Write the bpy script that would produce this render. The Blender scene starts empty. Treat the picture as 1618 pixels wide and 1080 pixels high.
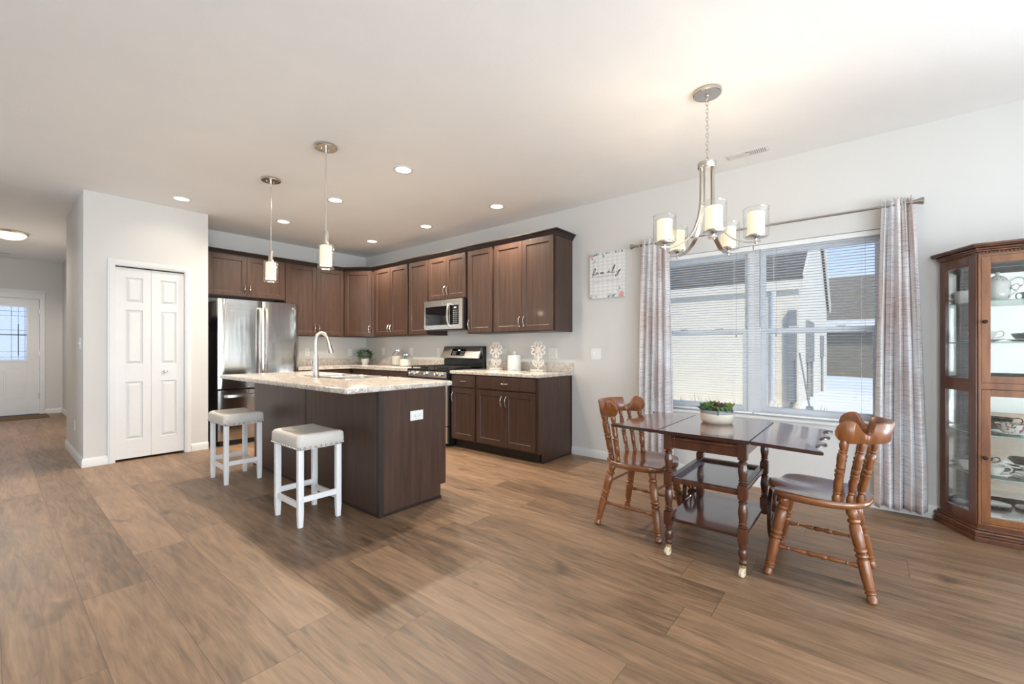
import bpy, bmesh, math, random
from mathutils import Vector, Matrix
random.seed(7)
SC = bpy.context.scene
COL = SC.collection
PI = math.pi
H = 2.743          # ceiling height
XW = 4.16          # window wall
YB = 6.69          # kitchen back wall
YP = 5.97          # pantry front
YD = 11.48         # entry wall

# ------------------------------------------------------------------ camera
cam_d = bpy.data.cameras.new('camera')
cam = bpy.data.objects.new('camera', cam_d)
COL.objects.link(cam)
cam_d.sensor_width = 36.0
cam_d.lens = 682.0 / 1618.0 * 36.0
cam_d.shift_y = 11.0 / 1618.0
cam_d.clip_start = 0.05
cam.location = (0, 0, 1.17)
cam.rotation_euler = (math.radians(90), 0, -math.radians(50.55))
SC.camera = cam

# ------------------------------------------------------------------ view
SC.view_settings.view_transform = 'Standard'
SC.view_settings.look = 'None'
SC.view_settings.gamma = 1.0
SC.view_settings.use_curve_mapping = False
SC.view_settings.exposure = 0.09
cy = SC.cycles
cy.use_denoising = True
cy.max_bounces = 10
cy.diffuse_bounces = 5
cy.glossy_bounces = 5
cy.transmission_bounces = 8
cy.transparent_max_bounces = 24
cy.sample_clamp_indirect = 6.0
cy.caustics_reflective = False
cy.caustics_refractive = False

# ------------------------------------------------------------------ sky and sun
world = bpy.data.worlds.new('sky')
SC.world = world
world.use_nodes = True
wn = world.node_tree
wn.nodes.clear()
w_out = wn.nodes.new('ShaderNodeOutputWorld')
w_bg = wn.nodes.new('ShaderNodeBackground')
w_tc = wn.nodes.new('ShaderNodeTexCoord')
w_sep = wn.nodes.new('ShaderNodeSeparateXYZ')
w_ramp = wn.nodes.new('ShaderNodeValToRGB')
w_ramp.color_ramp.elements[0].position = 0.02
w_ramp.color_ramp.elements[0].color = (0.85, 0.90, 1.0, 1)
w_ramp.color_ramp.elements[1].position = 0.40
w_ramp.color_ramp.elements[1].color = (0.30, 0.50, 0.95, 1)
e_ = w_ramp.color_ramp.elements.new(0.16)
e_.color = (0.50, 0.68, 1.0, 1)
wn.links.new(w_tc.outputs['Generated'], w_sep.inputs[0])
wn.links.new(w_sep.outputs['Z'], w_ramp.inputs[0])
wn.links.new(w_ramp.outputs[0], w_bg.inputs[0])
w_bg.inputs[1].default_value = 1.2
wn.links.new(w_bg.outputs[0], w_out.inputs[0])

def light(name, kind, loc, energy, color=(1, 1, 1), size=1.0, size_y=None, rot=(0, 0, 0), parent=None, spot=None, blend=0.5):
    d = bpy.data.lights.new(name, kind)
    d.energy = energy
    d.color = color
    if kind == 'AREA':
        d.shape = 'RECTANGLE' if size_y else 'SQUARE'
        d.size = size
        if size_y:
            d.size_y = size_y
    elif kind == 'SUN':
        d.angle = size
    else:
        d.shadow_soft_size = size
    if kind == 'SPOT':
        d.spot_size = spot
        d.spot_blend = blend
    o = bpy.data.objects.new(name, d)
    COL.objects.link(o)
    o.location = loc
    o.rotation_euler = rot
    if parent:
        o.parent = parent
    return o

sun_dir = Vector((0.58, 0.42, -0.72))
sun = light('sun', 'SUN', (-5, -3, 12), 2.85, (1.0, 0.90, 0.74), 0.03)
sun.rotation_euler = sun_dir.to_track_quat('-Z', 'Y').to_euler()
# fill lamps added outside the unseen added windows to brighten room and ceiling
DAYFILL = (0.785, 0.897, 1.0)
light('fill_rear', 'AREA', (-1.9, -4.05, 1.00), 300, DAYFILL, 2.6, 2.2, (math.radians(126), 0, 0))
light('fill_rear', 'AREA', (1.0, -4.05, 1.00), 285, DAYFILL, 2.6, 2.2, (math.radians(128), 0, 0))
light('fill_side', 'AREA', (-4.05, -2.92, 1.00), 135, DAYFILL, 1.05, 2.2, (math.radians(124), 0, math.radians(-90)))
light('fill_side', 'AREA', (-3.95, 5.30, 1.25), 65, DAYFILL, 1.1, 1.5, (math.radians(120), 0, math.radians(-80)))
light('fill_patio', 'AREA', (4.42, -2.6, 1.10), 260, DAYFILL, 1.3, 1.9, (math.radians(108), 0, math.radians(90)))

# ------------------------------------------------------------------ materials
MATS = {}

def mat(name, col, rough=0.5, metal=0.0, col2=None, scale=(8, 8, 8), detail=4.0, lo=0.35, hi=0.65, bump=0.0, bump_scale=None,
        coat=0.0, coat_ior=1.5, spec=0.5, emit=None, emit_s=0.0, rough2=None, distort=0.0, sheen=0.0, trans=0.0, coat_rough=0.08):
    m = bpy.data.materials.new(name)
    MATS[name] = m
    m.use_nodes = True
    nt = m.node_tree
    b = nt.nodes['Principled BSDF']
    b.inputs['Roughness'].default_value = rough
    b.inputs['Metallic'].default_value = metal
    b.inputs['Specular IOR Level'].default_value = spec
    b.inputs['Coat Weight'].default_value = coat
    b.inputs['Coat Roughness'].default_value = coat_rough
    b.inputs['Coat IOR'].default_value = coat_ior
    b.inputs['Sheen Weight'].default_value = sheen
    b.inputs['Transmission Weight'].default_value = trans
    if emit:
        b.inputs['Emission Color'].default_value = (*emit, 1)
        b.inputs['Emission Strength'].default_value = emit_s
    if col2 is None:
        col2 = tuple(c * 0.94 for c in col)
    tc = nt.nodes.new('ShaderNodeTexCoord')
    mp = nt.nodes.new('ShaderNodeMapping')
    mp.inputs['Scale'].default_value = scale
    nz = nt.nodes.new('ShaderNodeTexNoise')
    nz.inputs['Scale'].default_value = 1.0
    nz.inputs['Detail'].default_value = detail
    nz.inputs['Roughness'].default_value = 0.6
    nz.inputs['Distortion'].default_value = distort
    rp = nt.nodes.new('ShaderNodeValToRGB')
    rp.color_ramp.elements[0].position = lo
    rp.color_ramp.elements[0].color = (*col, 1)
    rp.color_ramp.elements[1].position = hi
    rp.color_ramp.elements[1].color = (*col2, 1)
    L = nt.links.new
    L(tc.outputs['Object'], mp.inputs[0])
    L(mp.outputs[0], nz.inputs['Vector'])
    L(nz.outputs[0], rp.inputs[0])
    L(rp.outputs[0], b.inputs['Base Color'])
    if bump:
        bp = nt.nodes.new('ShaderNodeBump')
        bp.inputs['Strength'].default_value = bump
        bp.inputs['Distance'].default_value = 0.01
        src = nz
        if bump_scale:
            mp2 = nt.nodes.new('ShaderNodeMapping')
            mp2.inputs['Scale'].default_value = bump_scale
            n2 = nt.nodes.new('ShaderNodeTexNoise')
            n2.inputs['Scale'].default_value = 1.0
            n2.inputs['Detail'].default_value = 3.0
            L(tc.outputs['Object'], mp2.inputs[0])
            L(mp2.outputs[0], n2.inputs['Vector'])
            src = n2
        L(src.outputs[0], bp.inputs['Height'])
        L(bp.outputs[0], b.inputs['Normal'])
    if rough2 is not None:
        mr = nt.nodes.new('ShaderNodeMapRange')
        mr.inputs['To Min'].default_value = rough
        mr.inputs['To Max'].default_value = rough2
        L(nz.outputs[0], mr.inputs['Value'])
        L(mr.outputs[0], b.inputs['Roughness'])
    return m

def thin_glass(name, tint=(1, 1, 1), refl=0.08, edge=0.5, rough=0.0):
    m = bpy.data.materials.new(name)
    MATS[name] = m
    m.use_nodes = True
    nt = m.node_tree
    nt.nodes.clear()
    o = nt.nodes.new('ShaderNodeOutputMaterial')
    mx = nt.nodes.new('ShaderNodeMixShader')
    tr = nt.nodes.new('ShaderNodeBsdfTransparent')
    tr.inputs[0].default_value = (*tint, 1)
    gl = nt.nodes.new('ShaderNodeBsdfGlossy')
    gl.inputs['Roughness'].default_value = rough
    lw = nt.nodes.new('ShaderNodeLayerWeight')
    lw.inputs[0].default_value = 0.35
    mr = nt.nodes.new('ShaderNodeMapRange')
    mr.inputs['To Min'].default_value = refl
    mr.inputs['To Max'].default_value = edge
    L = nt.links.new
    L(lw.outputs['Facing'], mr.inputs['Value'])
    L(mr.outputs[0], mx.inputs[0])
    L(tr.outputs[0], mx.inputs[1])
    L(gl.outputs[0], mx.inputs[2])
    L(mx.outputs[0], o.inputs[0])
    return m

WALL = mat('wall_paint', (0.665, 0.655, 0.635), 0.75, scale=(1.3, 1.3, 1.3), col2=(0.655, 0.645, 0.625), bump=0.05, bump_scale=(120, 120, 120))
CEIL = mat('ceiling_paint', (0.885, 0.885, 0.88), 0.9, scale=(2, 2, 2), col2=(0.86, 0.863, 0.863), bump=0.12, bump_scale=(70, 70, 70))
TRIM = mat('white_trim', (0.74, 0.74, 0.735), 0.35, scale=(5, 5, 5), col2=(0.72, 0.72, 0.715))
WHITE = mat('white_plastic', (0.85, 0.85, 0.83), 0.35, scale=(20, 20, 20))
SLAT = mat('blind_slat', (0.84, 0.85, 0.85), 0.4, scale=(3, 3, 3))
VINYL = mat('window_vinyl', (0.82, 0.83, 0.85), 0.35, scale=(5, 5, 5))
CABSHADE = mat('espresso_shaded', (0.042, 0.021, 0.014), 0.38, scale=(22, 22, 2.2), col2=(0.060, 0.031, 0.020), detail=6, coat=0.05, bump=0.04, distort=0.6)  # carcass tone darkened to paint the shade in the gaps between doors
CABIN = mat('espresso_panel', (0.048, 0.0255, 0.0175), 0.40, scale=(30, 30, 2.0), col2=(0.074, 0.040, 0.028), detail=7, spec=0.42, coat=0.06, bump=0.03, distort=0.4)
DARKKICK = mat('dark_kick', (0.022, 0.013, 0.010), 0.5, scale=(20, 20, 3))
STEEL = mat('brushed_steel', (0.74, 0.715, 0.68), 0.27, 1.0, scale=(3, 3, 140), col2=(0.68, 0.655, 0.62), bump=0.01)
FRIDGE = mat('fridge_steel', (0.60, 0.585, 0.56), 0.13, 1.0, scale=(2, 2, 90), col2=(0.55, 0.535, 0.51), bump=0.35, bump_scale=(5.0, 5.0, 0.55))
NICKEL = mat('satin_nickel', (0.66, 0.61, 0.54), 0.26, 1.0, scale=(30, 30, 30))
PEWTER = mat('pewter', (0.40, 0.385, 0.36), 0.33, 1.0, scale=(30, 30, 30))
CHROME = mat('chrome', (0.86, 0.85, 0.83), 0.16, 1.0, scale=(30, 30, 30))
BLACK = mat('black_enamel', (0.012, 0.012, 0.013), 0.22, scale=(10, 10, 10), col2=(0.016, 0.016, 0.017))
BLACKGLASS = mat('black_glass', (0.006, 0.006, 0.007), 0.05, scale=(10, 10, 10))
CASTIRON = mat('cast_iron', (0.014, 0.014, 0.014), 0.55, scale=(60, 60, 60), bump=0.2)
DISPLAY = mat('display_digits', (0.7, 0.85, 0.9), 0.4, emit=(0.75, 0.9, 1.0), emit_s=1.2)
DIAL = mat('printed_legend', (0.30, 0.30, 0.30), 0.5)
SEATFAB = mat('beige_leather', (0.63, 0.59, 0.54), 0.45, scale=(60, 60, 60), col2=(0.595, 0.555, 0.505), bump=0.10)
WHITEWOOD = mat('white_painted_wood', (0.86, 0.86, 0.85), 0.35, scale=(8, 8, 2))
NAIL = mat('nailhead', (0.45, 0.43, 0.40), 0.25, 1.0)
MAPLE = mat('chair_maple', (0.250, 0.084, 0.020), 0.34, scale=(14, 14, 2.5), col2=(0.160, 0.048, 0.012), detail=5, coat=0.35, distort=0.8, coat_rough=0.16)
MAPLESEAT = mat('chair_maple_seat', (0.250, 0.084, 0.020), 0.26, scale=(14, 2.5, 14), col2=(0.18, 0.058, 0.017), detail=5, coat=1.0, coat_ior=1.6, distort=0.8, coat_rough=0.12)
MAHOG = mat('mahogany', (0.100, 0.030, 0.013), 0.27, scale=(16, 16, 2.5), col2=(0.052, 0.015, 0.007), detail=5, coat=0.4, distort=0.8, coat_rough=0.10)
MAHOGTOP = mat('mahogany_top', (0.150, 0.046, 0.022), 0.22, scale=(26, 3.0, 10), col2=(0.085, 0.024, 0.012), detail=6, coat=1.0, coat_ior=1.7, distort=0.6, coat_rough=0.08)
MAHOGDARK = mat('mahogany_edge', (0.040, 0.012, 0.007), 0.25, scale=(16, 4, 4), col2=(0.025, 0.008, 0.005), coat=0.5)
CURIO = mat('curio_wood', (0.270, 0.105, 0.032), 0.32, scale=(16, 16, 2.2), col2=(0.160, 0.055, 0.017), detail=5, coat=0.3, distort=0.9)
CURIODARK = mat('curio_wood_dark', (0.140, 0.047, 0.017), 0.34, scale=(16, 16, 3), col2=(0.085, 0.028, 0.011), coat=0.3, distort=0.9)
MIRROR = mat('mirror', (0.80, 0.82, 0.81), 0.02, 1.0)
BRONZE = mat('dark_bronze', (0.03, 0.02, 0.015), 0.35, 0.6)
PORC = mat('white_porcelain', (0.84, 0.83, 0.80), 0.12, scale=(30, 30, 30), coat=0.4)
CERAMIC = mat('cream_ceramic', (0.72, 0.66, 0.55), 0.45, scale=(10, 10, 160), col2=(0.66, 0.60, 0.49), bump=0.1)
GREYCER = mat('grey_glaze', (0.30, 0.29, 0.29), 0.4, scale=(10, 10, 60), col2=(0.25, 0.24, 0.24))
POTWHITE = mat('matte_white_pot', (0.80, 0.79, 0.77), 0.5)
LEAFG = mat('boxwood_leaf', (0.018, 0.085, 0.025), 0.45, scale=(40, 40, 40), col2=(0.035, 0.15, 0.05))
SUCA = mat('succulent_green', (0.10, 0.16, 0.05), 0.5, scale=(30, 30, 30), col2=(0.17, 0.20, 0.07))
SUCB = mat('succulent_burgundy', (0.075, 0.030, 0.035), 0.5, scale=(30, 30, 30), col2=(0.12, 0.07, 0.05))
SUCC = mat('succulent_bead', (0.10, 0.24, 0.13), 0.5, scale=(60, 60, 60), col2=(0.06, 0.15, 0.08))
SUCD = mat('succulent_yellowgreen', (0.30, 0.32, 0.06), 0.5, scale=(30, 30, 30), col2=(0.13, 0.16, 0.04))
SOIL = mat('soil', (0.03, 0.022, 0.015), 0.9, scale=(60, 60, 60), bump=0.5)
FLOUR = mat('flour', (0.83, 0.78, 0.70), 0.9, scale=(30, 30, 30))
LINEN = mat('whitewashed_wood', (0.86, 0.82, 0.76), 0.6, scale=(30, 30, 30))
LINENC = mat('flower_disc_wood', (0.70, 0.58, 0.50), 0.6, scale=(60, 60, 60))
def lit_glass(name, col, strength, clear):
    m = mat(name, (0.55, 0.52, 0.46), 0.4, emit=col, emit_s=strength)
    nt = m.node_tree
    o = [n for n in nt.nodes if n.type == 'OUTPUT_MATERIAL'][0]
    b = nt.nodes['Principled BSDF']
    tr = nt.nodes.new('ShaderNodeBsdfTransparent')
    tr.inputs[0].default_value = (1.0, 0.93, 0.82, 1)
    mx = nt.nodes.new('ShaderNodeMixShader')
    mx.inputs[0].default_value = clear
    nt.links.new(b.outputs[0], mx.inputs[1])
    nt.links.new(tr.outputs[0], mx.inputs[2])
    nt.links.new(mx.outputs[0], o.inputs[0])
    return m
SHADE = lit_glass('lit_frosted_glass', (1.0, 0.82, 0.56), 0.72, 0.05)
CANLENS = mat('lit_lens', (0.9, 0.88, 0.8), 0.4, emit=(1.0, 0.90, 0.72), emit_s=4.0)
MATFAB = mat('coir_mat', (0.20, 0.13, 0.08), 0.95, scale=(60, 60, 60), col2=(0.10, 0.065, 0.04), bump=0.6)
DKMETAL = mat('lead_came', (0.10, 0.11, 0.12), 0.4, 0.7)
SNOW = mat('snow', (0.82, 0.83, 0.84), 0.8, scale=(0.8, 0.8, 0.8), col2=(0.76, 0.78, 0.80), bump=0.3)
HOUSEROOF = mat('neighbor_shingle', (0.090, 0.080, 0.066), 0.9, scale=(20, 3, 30), col2=(0.13, 0.118, 0.098))
BROWNROOF = mat('far_shingle', (0.17, 0.142, 0.098), 0.9, scale=(3, 20, 30), col2=(0.23, 0.195, 0.14))
FARWALL = mat('far_siding', (0.175, 0.155, 0.115), 0.8, scale=(2, 2, 14), col2=(0.205, 0.185, 0.14))
GREYBOX = mat('utility_grey', (0.26, 0.265, 0.26), 0.5)
DRYGRASS = mat('dry_grass', (0.26, 0.23, 0.12), 0.9, scale=(30, 30, 30))
BRASS = mat('old_brass', (0.60, 0.42, 0.20), 0.35, 0.8)
CASTER = mat('cream_caster', (0.66, 0.55, 0.40), 0.4)
PINK = mat('dusty_pink_print', (0.68, 0.38, 0.36), 0.8)
TEAL = mat('teal_print', (0.20, 0.31, 0.34), 0.8)
LTEAL = mat('pale_teal_print', (0.48, 0.58, 0.60), 0.8)
INK = mat('dark_ink', (0.05, 0.045, 0.05), 0.8)
PALEINK = mat('pale_grey_ink', (0.50, 0.50, 0.50), 0.8)
GLASS = thin_glass('clear_glass', (0.97, 0.98, 0.97), 0.04, 0.55)
PANE = thin_glass('window_glass', (0.98, 0.98, 0.965), 0.04, 0.6)
SHELFGLASS = thin_glass('shelf_glass', (0.80, 0.90, 0.87), 0.10, 0.7)
SHELFEDGE = mat('glass_edge', (0.35, 0.58, 0.54), 0.1, scale=(10, 10, 10), emit=None)

def frosted(name):
    m = bpy.data.materials.new(name)
    MATS[name] = m
    m.use_nodes = True
    nt = m.node_tree
    nt.nodes.clear()
    o = nt.nodes.new('ShaderNodeOutputMaterial')
    mx = nt.nodes.new('ShaderNodeMixShader')
    tr = nt.nodes.new('ShaderNodeBsdfTransparent')
    tl = nt.nodes.new('ShaderNodeBsdfTranslucent')
    tc = nt.nodes.new('ShaderNodeTexCoord')
    nz = nt.nodes.new('ShaderNodeTexNoise')
    nz.inputs['Scale'].default_value = 60
    mr = nt.nodes.new('ShaderNodeMapRange')
    mr.inputs['To Min'].default_value = 0.25
    mr.inputs['To Max'].default_value = 0.65
    tl.inputs[0].default_value = (0.9, 0.93, 0.95, 1)
    tr.inputs[0].default_value = (0.95, 0.97, 1, 1)
    L = nt.links.new
    L(tc.outputs['Object'], nz.inputs['Vector'])
    L(nz.outputs[0], mr.inputs['Value'])
    L(mr.outputs[0], mx.inputs[0])
    L(tr.outputs[0], mx.inputs[1])
    L(tl.outputs[0], mx.inputs[2])
    L(mx.outputs[0], o.inputs[0])
    return m
LEADED = frosted('textured_glass')

def m_floor():
    m = bpy.data.materials.new('vinyl_plank')
    MATS['vinyl_plank'] = m
    m.use_nodes = True
    nt = m.node_tree
    b = nt.nodes['Principled BSDF']
    N = nt.nodes.new
    L = nt.links.new
    def math_(op, a, b_=None, c=None):
        n = N('ShaderNodeMath')
        n.operation = op
        for i, v in enumerate((a, b_, c)):
            if v is None:
                continue
            if isinstance(v, (int, float)):
                n.inputs[i].default_value = v
            else:
                L(v, n.inputs[i])
        return n.outputs[0]
    tc = N('ShaderNodeTexCoord')
    sp = N('ShaderNodeSeparateXYZ')
    L(tc.outputs['Object'], sp.inputs[0])
    PW, PL = 0.247, 1.52
    u = math_('DIVIDE', math_('SUBTRACT', sp.outputs['X'], 0.033), PW)
    row = math_('FLOOR', u)
    wn_ = N('ShaderNodeTexWhiteNoise')
    wn_.noise_dimensions = '1D'
    L(row, wn_.inputs['W'])
    v = math_('DIVIDE', math_('ADD', sp.outputs['Y'], math_('MULTIPLY', wn_.outputs['Value'], PL)), PL)
    colm = math_('FLOOR', v)
    cid = N('ShaderNodeCombineXYZ')
    L(row, cid.inputs[0])
    L(colm, cid.inputs[1])
    wid = N('ShaderNodeTexWhiteNoise')
    wid.noise_dimensions = '3D'
    L(cid.outputs[0], wid.inputs['Vector'])
    # grain, offset per plank
    off = N('ShaderNodeVectorMath')
    off.operation = 'MULTIPLY_ADD'
    L(wid.outputs['Color'], off.inputs[0])
    off.inputs[1].default_value = (13, 17, 9)
    L(tc.outputs['Object'], off.inputs[2])
    def noise(scale, detail, dist, rough=0.6):
        mp = N('ShaderNodeMapping')
        mp.inputs['Scale'].default_value = scale
        L(off.outputs[0], mp.inputs[0])
        nz = N('ShaderNodeTexNoise')
        nz.inputs['Scale'].default_value = 1
        nz.inputs['Detail'].default_value = detail
        nz.inputs['Roughness'].default_value = rough
        nz.inputs['Distortion'].default_value = dist
        L(mp.outputs[0], nz.inputs['Vector'])
        return nz.outputs[0]
    broad = noise((7, 0.9, 1), 4, 1.6, 0.55)
    fine = noise((85, 5.0, 1), 5, 0.4, 0.7)
    cath = noise((16, 1.6, 1), 3, 2.6, 0.5)
    knot = noise((6.0, 2.2, 1), 2, 0.8, 0.5)
    ramp = N('ShaderNodeValToRGB')
    cr = ramp.color_ramp
    cr.elements[0].position = 0.34
    cr.elements[0].color = (0.112, 0.068, 0.040, 1)
    cr.elements[1].position = 0.68
    cr.elements[1].color = (0.365, 0.230, 0.140, 1)
    e = cr.elements.new(0.50)
    e.color = (0.240, 0.146, 0.085, 1)
    s1 = math_('MULTIPLY', broad, 0.36)
    s2 = math_('MULTIPLY_ADD', fine, 0.26, s1)
    s3 = math_('MULTIPLY_ADD', cath, 0.36, s2)
    s4 = math_('MULTIPLY_ADD', math_('SUBTRACT', wid.outputs['Value'], 0.5), 0.14, s3)
    L(s4, ramp.inputs[0])
    # knots darken
    kr = N('ShaderNodeMapRange')
    kr.inputs['From Min'].default_value = 0.67
    kr.inputs['From Max'].default_value = 0.78
    L(knot, kr.inputs['Value'])
    mk = N('ShaderNodeMix')
    mk.data_type = 'RGBA'
    L(math_('MULTIPLY', kr.outputs[0], 0.75), mk.inputs['Factor'])
    L(ramp.outputs[0], mk.inputs['A'])
    mk.inputs['B'].default_value = (0.060, 0.036, 0.022, 1)
    # seams
    fu = math_('FRACT', u)
    fv = math_('FRACT', v)
    du = math_('MULTIPLY', math_('MINIMUM', fu, math_('SUBTRACT', 1.0, fu)), PW)
    dv = math_('MULTIPLY', math_('MINIMUM', fv, math_('SUBTRACT', 1.0, fv)), PL)
    dm = math_('MINIMUM', du, dv)
    sm = N('ShaderNodeMapRange')
    sm.inputs['From Min'].default_value = 0.0008
    sm.inputs['From Max'].default_value = 0.0024
    sm.inputs['To Min'].default_value = 1.0
    sm.inputs['To Max'].default_value = 0.0
    L(dm, sm.inputs['Value'])
    ms = N('ShaderNodeMix')
    ms.data_type = 'RGBA'
    L(math_('MULTIPLY', sm.outputs[0], 0.6), ms.inputs['Factor'])
    L(mk.outputs['Result'], ms.inputs['A'])
    ms.inputs['B'].default_value = (0.06, 0.038, 0.025, 1)
    L(ms.outputs['Result'], b.inputs['Base Color'])
    rr = N('ShaderNodeMapRange')
    rr.inputs['To Min'].default_value = 0.36
    rr.inputs['To Max'].default_value = 0.50
    L(fine, rr.inputs['Value'])
    L(rr.outputs[0], b.inputs['Roughness'])
    b.inputs['Specular IOR Level'].default_value = 0.5
    bp = N('ShaderNodeBump')
    bp.inputs['Strength'].default_value = 0.12
    bp.inputs['Distance'].default_value = 0.004
    L(math_('SUBTRACT', fine, math_('MULTIPLY', sm.outputs[0], 1.2)), bp.inputs['Height'])
    L(bp.outputs[0], b.inputs['Normal'])
    return m
FLOOR = m_floor()

def m_granite():
    m = mat('granite_laminate', (0.66, 0.61, 0.54), 0.18, scale=(22, 22, 22), col2=(0.46, 0.395, 0.33), detail=8, lo=0.42, hi=0.62, coat=0.2)
    nt = m.node_tree
    b = nt.nodes['Principled BSDF']
    L = nt.links.new
    tc = [n for n in nt.nodes if n.type == 'TEX_COORD'][0]
    rp = [n for n in nt.nodes if n.type == 'VALTORGB'][0]
    base = rp.outputs[0]
    for sc, thr, col in ((75, 0.60, (0.26, 0.21, 0.18)), (60, 0.57, (0.76, 0.74, 0.71)), (150, 0.63, (0.15, 0.13, 0.12))):
        nz = nt.nodes.new('ShaderNodeTexNoise')
        nz.inputs['Scale'].default_value = sc
        nz.inputs['Detail'].default_value = 4
        nz.inputs['Distortion'].default_value = 1.0
        mr = nt.nodes.new('ShaderNodeMapRange')
        mr.inputs['From Min'].default_value = thr
        mr.inputs['From Max'].default_value = thr + 0.05
        mx = nt.nodes.new('ShaderNodeMix')
        mx.data_type = 'RGBA'
        L(tc.outputs['Object'], nz.inputs['Vector'])
        L(nz.outputs[0], mr.inputs['Value'])
        L(mr.outputs[0], mx.inputs['Factor'])
        L(base, mx.inputs['A'])
        mx.inputs['B'].default_value = (*col, 1)
        base = mx.outputs['Result']
    L(base, b.inputs['Base Color'])
    return m
GRANITE = m_granite()

def m_curtain():
    m = mat('streaked_drape', (0.80, 0.79, 0.78), 0.85, scale=(4, 13, 230), col2=(0.19, 0.18, 0.24), detail=4, lo=0.48, hi=0.78, sheen=0.1)
    nt = m.node_tree
    b = nt.nodes['Principled BSDF']
    L = nt.links.new
    tc = [n for n in nt.nodes if n.type == 'TEX_COORD'][0]
    base = [n for n in nt.nodes if n.type == 'VALTORGB'][0].outputs[0]
    mp = nt.nodes.new('ShaderNodeMapping')
    mp.inputs['Scale'].default_value = (2, 7.0, 2.4)
    nz = nt.nodes.new('ShaderNodeTexNoise')
    nz.inputs['Scale'].default_value = 1
    nz.inputs['Detail'].default_value = 3
    r2 = nt.nodes.new('ShaderNodeValToRGB')
    r2.color_ramp.elements[0].position = 0.38
    r2.color_ramp.elements[0].color = (0.96, 0.97, 1.0, 1)
    r2.color_ramp.elements[1].position = 0.64
    r2.color_ramp.elements[1].color = (0.80, 0.70, 0.68, 1)
    mx = nt.nodes.new('ShaderNodeMix')
    mx.data_type = 'RGBA'
    mx.blend_type = 'MULTIPLY'
    mx.inputs['Factor'].default_value = 1.0
    L(tc.outputs['Object'], mp.inputs[0])
    L(mp.outputs[0], nz.inputs['Vector'])
    L(nz.outputs[0], r2.inputs[0])
    L(base, mx.inputs['A'])
    L(r2.outputs[0], mx.inputs['B'])
    L(mx.outputs['Result'], b.inputs['Base Color'])
    return m
DRAPE = m_curtain()

def m_siding():
    m = mat('white_siding', (0.84, 0.785, 0.65), 0.6, scale=(2, 2, 2), col2=(0.81, 0.755, 0.62))
    nt = m.node_tree
    b = nt.nodes['Principled BSDF']
    L = nt.links.new
    tc = [n for n in nt.nodes if n.type == 'TEX_COORD'][0]
    sp = nt.nodes.new('ShaderNodeSeparateXYZ')
    L(tc.outputs['Object'], sp.inputs[0])
    d = nt.nodes.new('ShaderNodeMath')
    d.operation = 'MULTIPLY'
    d.inputs[1].default_value = 8.0
    L(sp.outputs['Z'], d.inputs[0])
    f = nt.nodes.new('ShaderNodeMath')
    f.operation = 'FRACT'
    L(d.outputs[0], f.inputs[0])
    bp = nt.nodes.new('ShaderNodeBump')
    bp.inputs['Strength'].default_value = 0.35
    bp.inputs['Distance'].default_value = 0.02
    bp.invert = True
    L(f.outputs[0], bp.inputs['Height'])
    L(bp.outputs[0], b.inputs['Normal'])
    return m
SIDING = m_siding()

def m_gingham():
    m = mat('gingham_canvas', (0.86, 0.85, 0.84), 0.85, scale=(40, 40, 40))
    nt = m.node_tree
    b = nt.nodes['Principled BSDF']
    L = nt.links.new
    tc = [n for n in nt.nodes if n.type == 'TEX_COORD'][0]
    sp = nt.nodes.new('ShaderNodeSeparateXYZ')
    L(tc.outputs['Object'], sp.inputs[0])
    outs = []
    for ax, k in (('Y', 18.0), ('Z', 26.0)):
        a = nt.nodes.new('ShaderNodeMath')
        a.operation = 'MULTIPLY'
        a.inputs[1].default_value = k
        L(sp.outputs[ax], a.inputs[0])
        f = nt.nodes.new('ShaderNodeMath')
        f.operation = 'FRACT'
        L(a.outputs[0], f.inputs[0])
        g = nt.nodes.new('ShaderNodeMath')
        g.operation = 'GREATER_THAN'
        g.inputs[1].default_value = 0.5
        L(f.outputs[0], g.inputs[0])
        outs.append(g.outputs[0])
    s = nt.nodes.new('ShaderNodeMath')
    s.operation = 'ADD'
    L(outs[0], s.inputs[0])
    L(outs[1], s.inputs[1])
    r = nt.nodes.new('ShaderNodeValToRGB')
    r.color_ramp.elements[0].color = (0.80, 0.80, 0.79, 1)
    r.color_ramp.elements[1].color = (0.67, 0.67, 0.67, 1)
    e = r.color_ramp.elements.new(0.5)
    e.color = (0.73, 0.73, 0.725, 1)
    h = nt.nodes.new('ShaderNodeMath')
    h.operation = 'DIVIDE'
    h.inputs[1].default_value = 2.0
    L(s.outputs[0], h.inputs[0])
    L(h.outputs[0], r.inputs[0])
    L(r.outputs[0], b.inputs['Base Color'])
    return m
GINGHAM = m_gingham()

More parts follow.
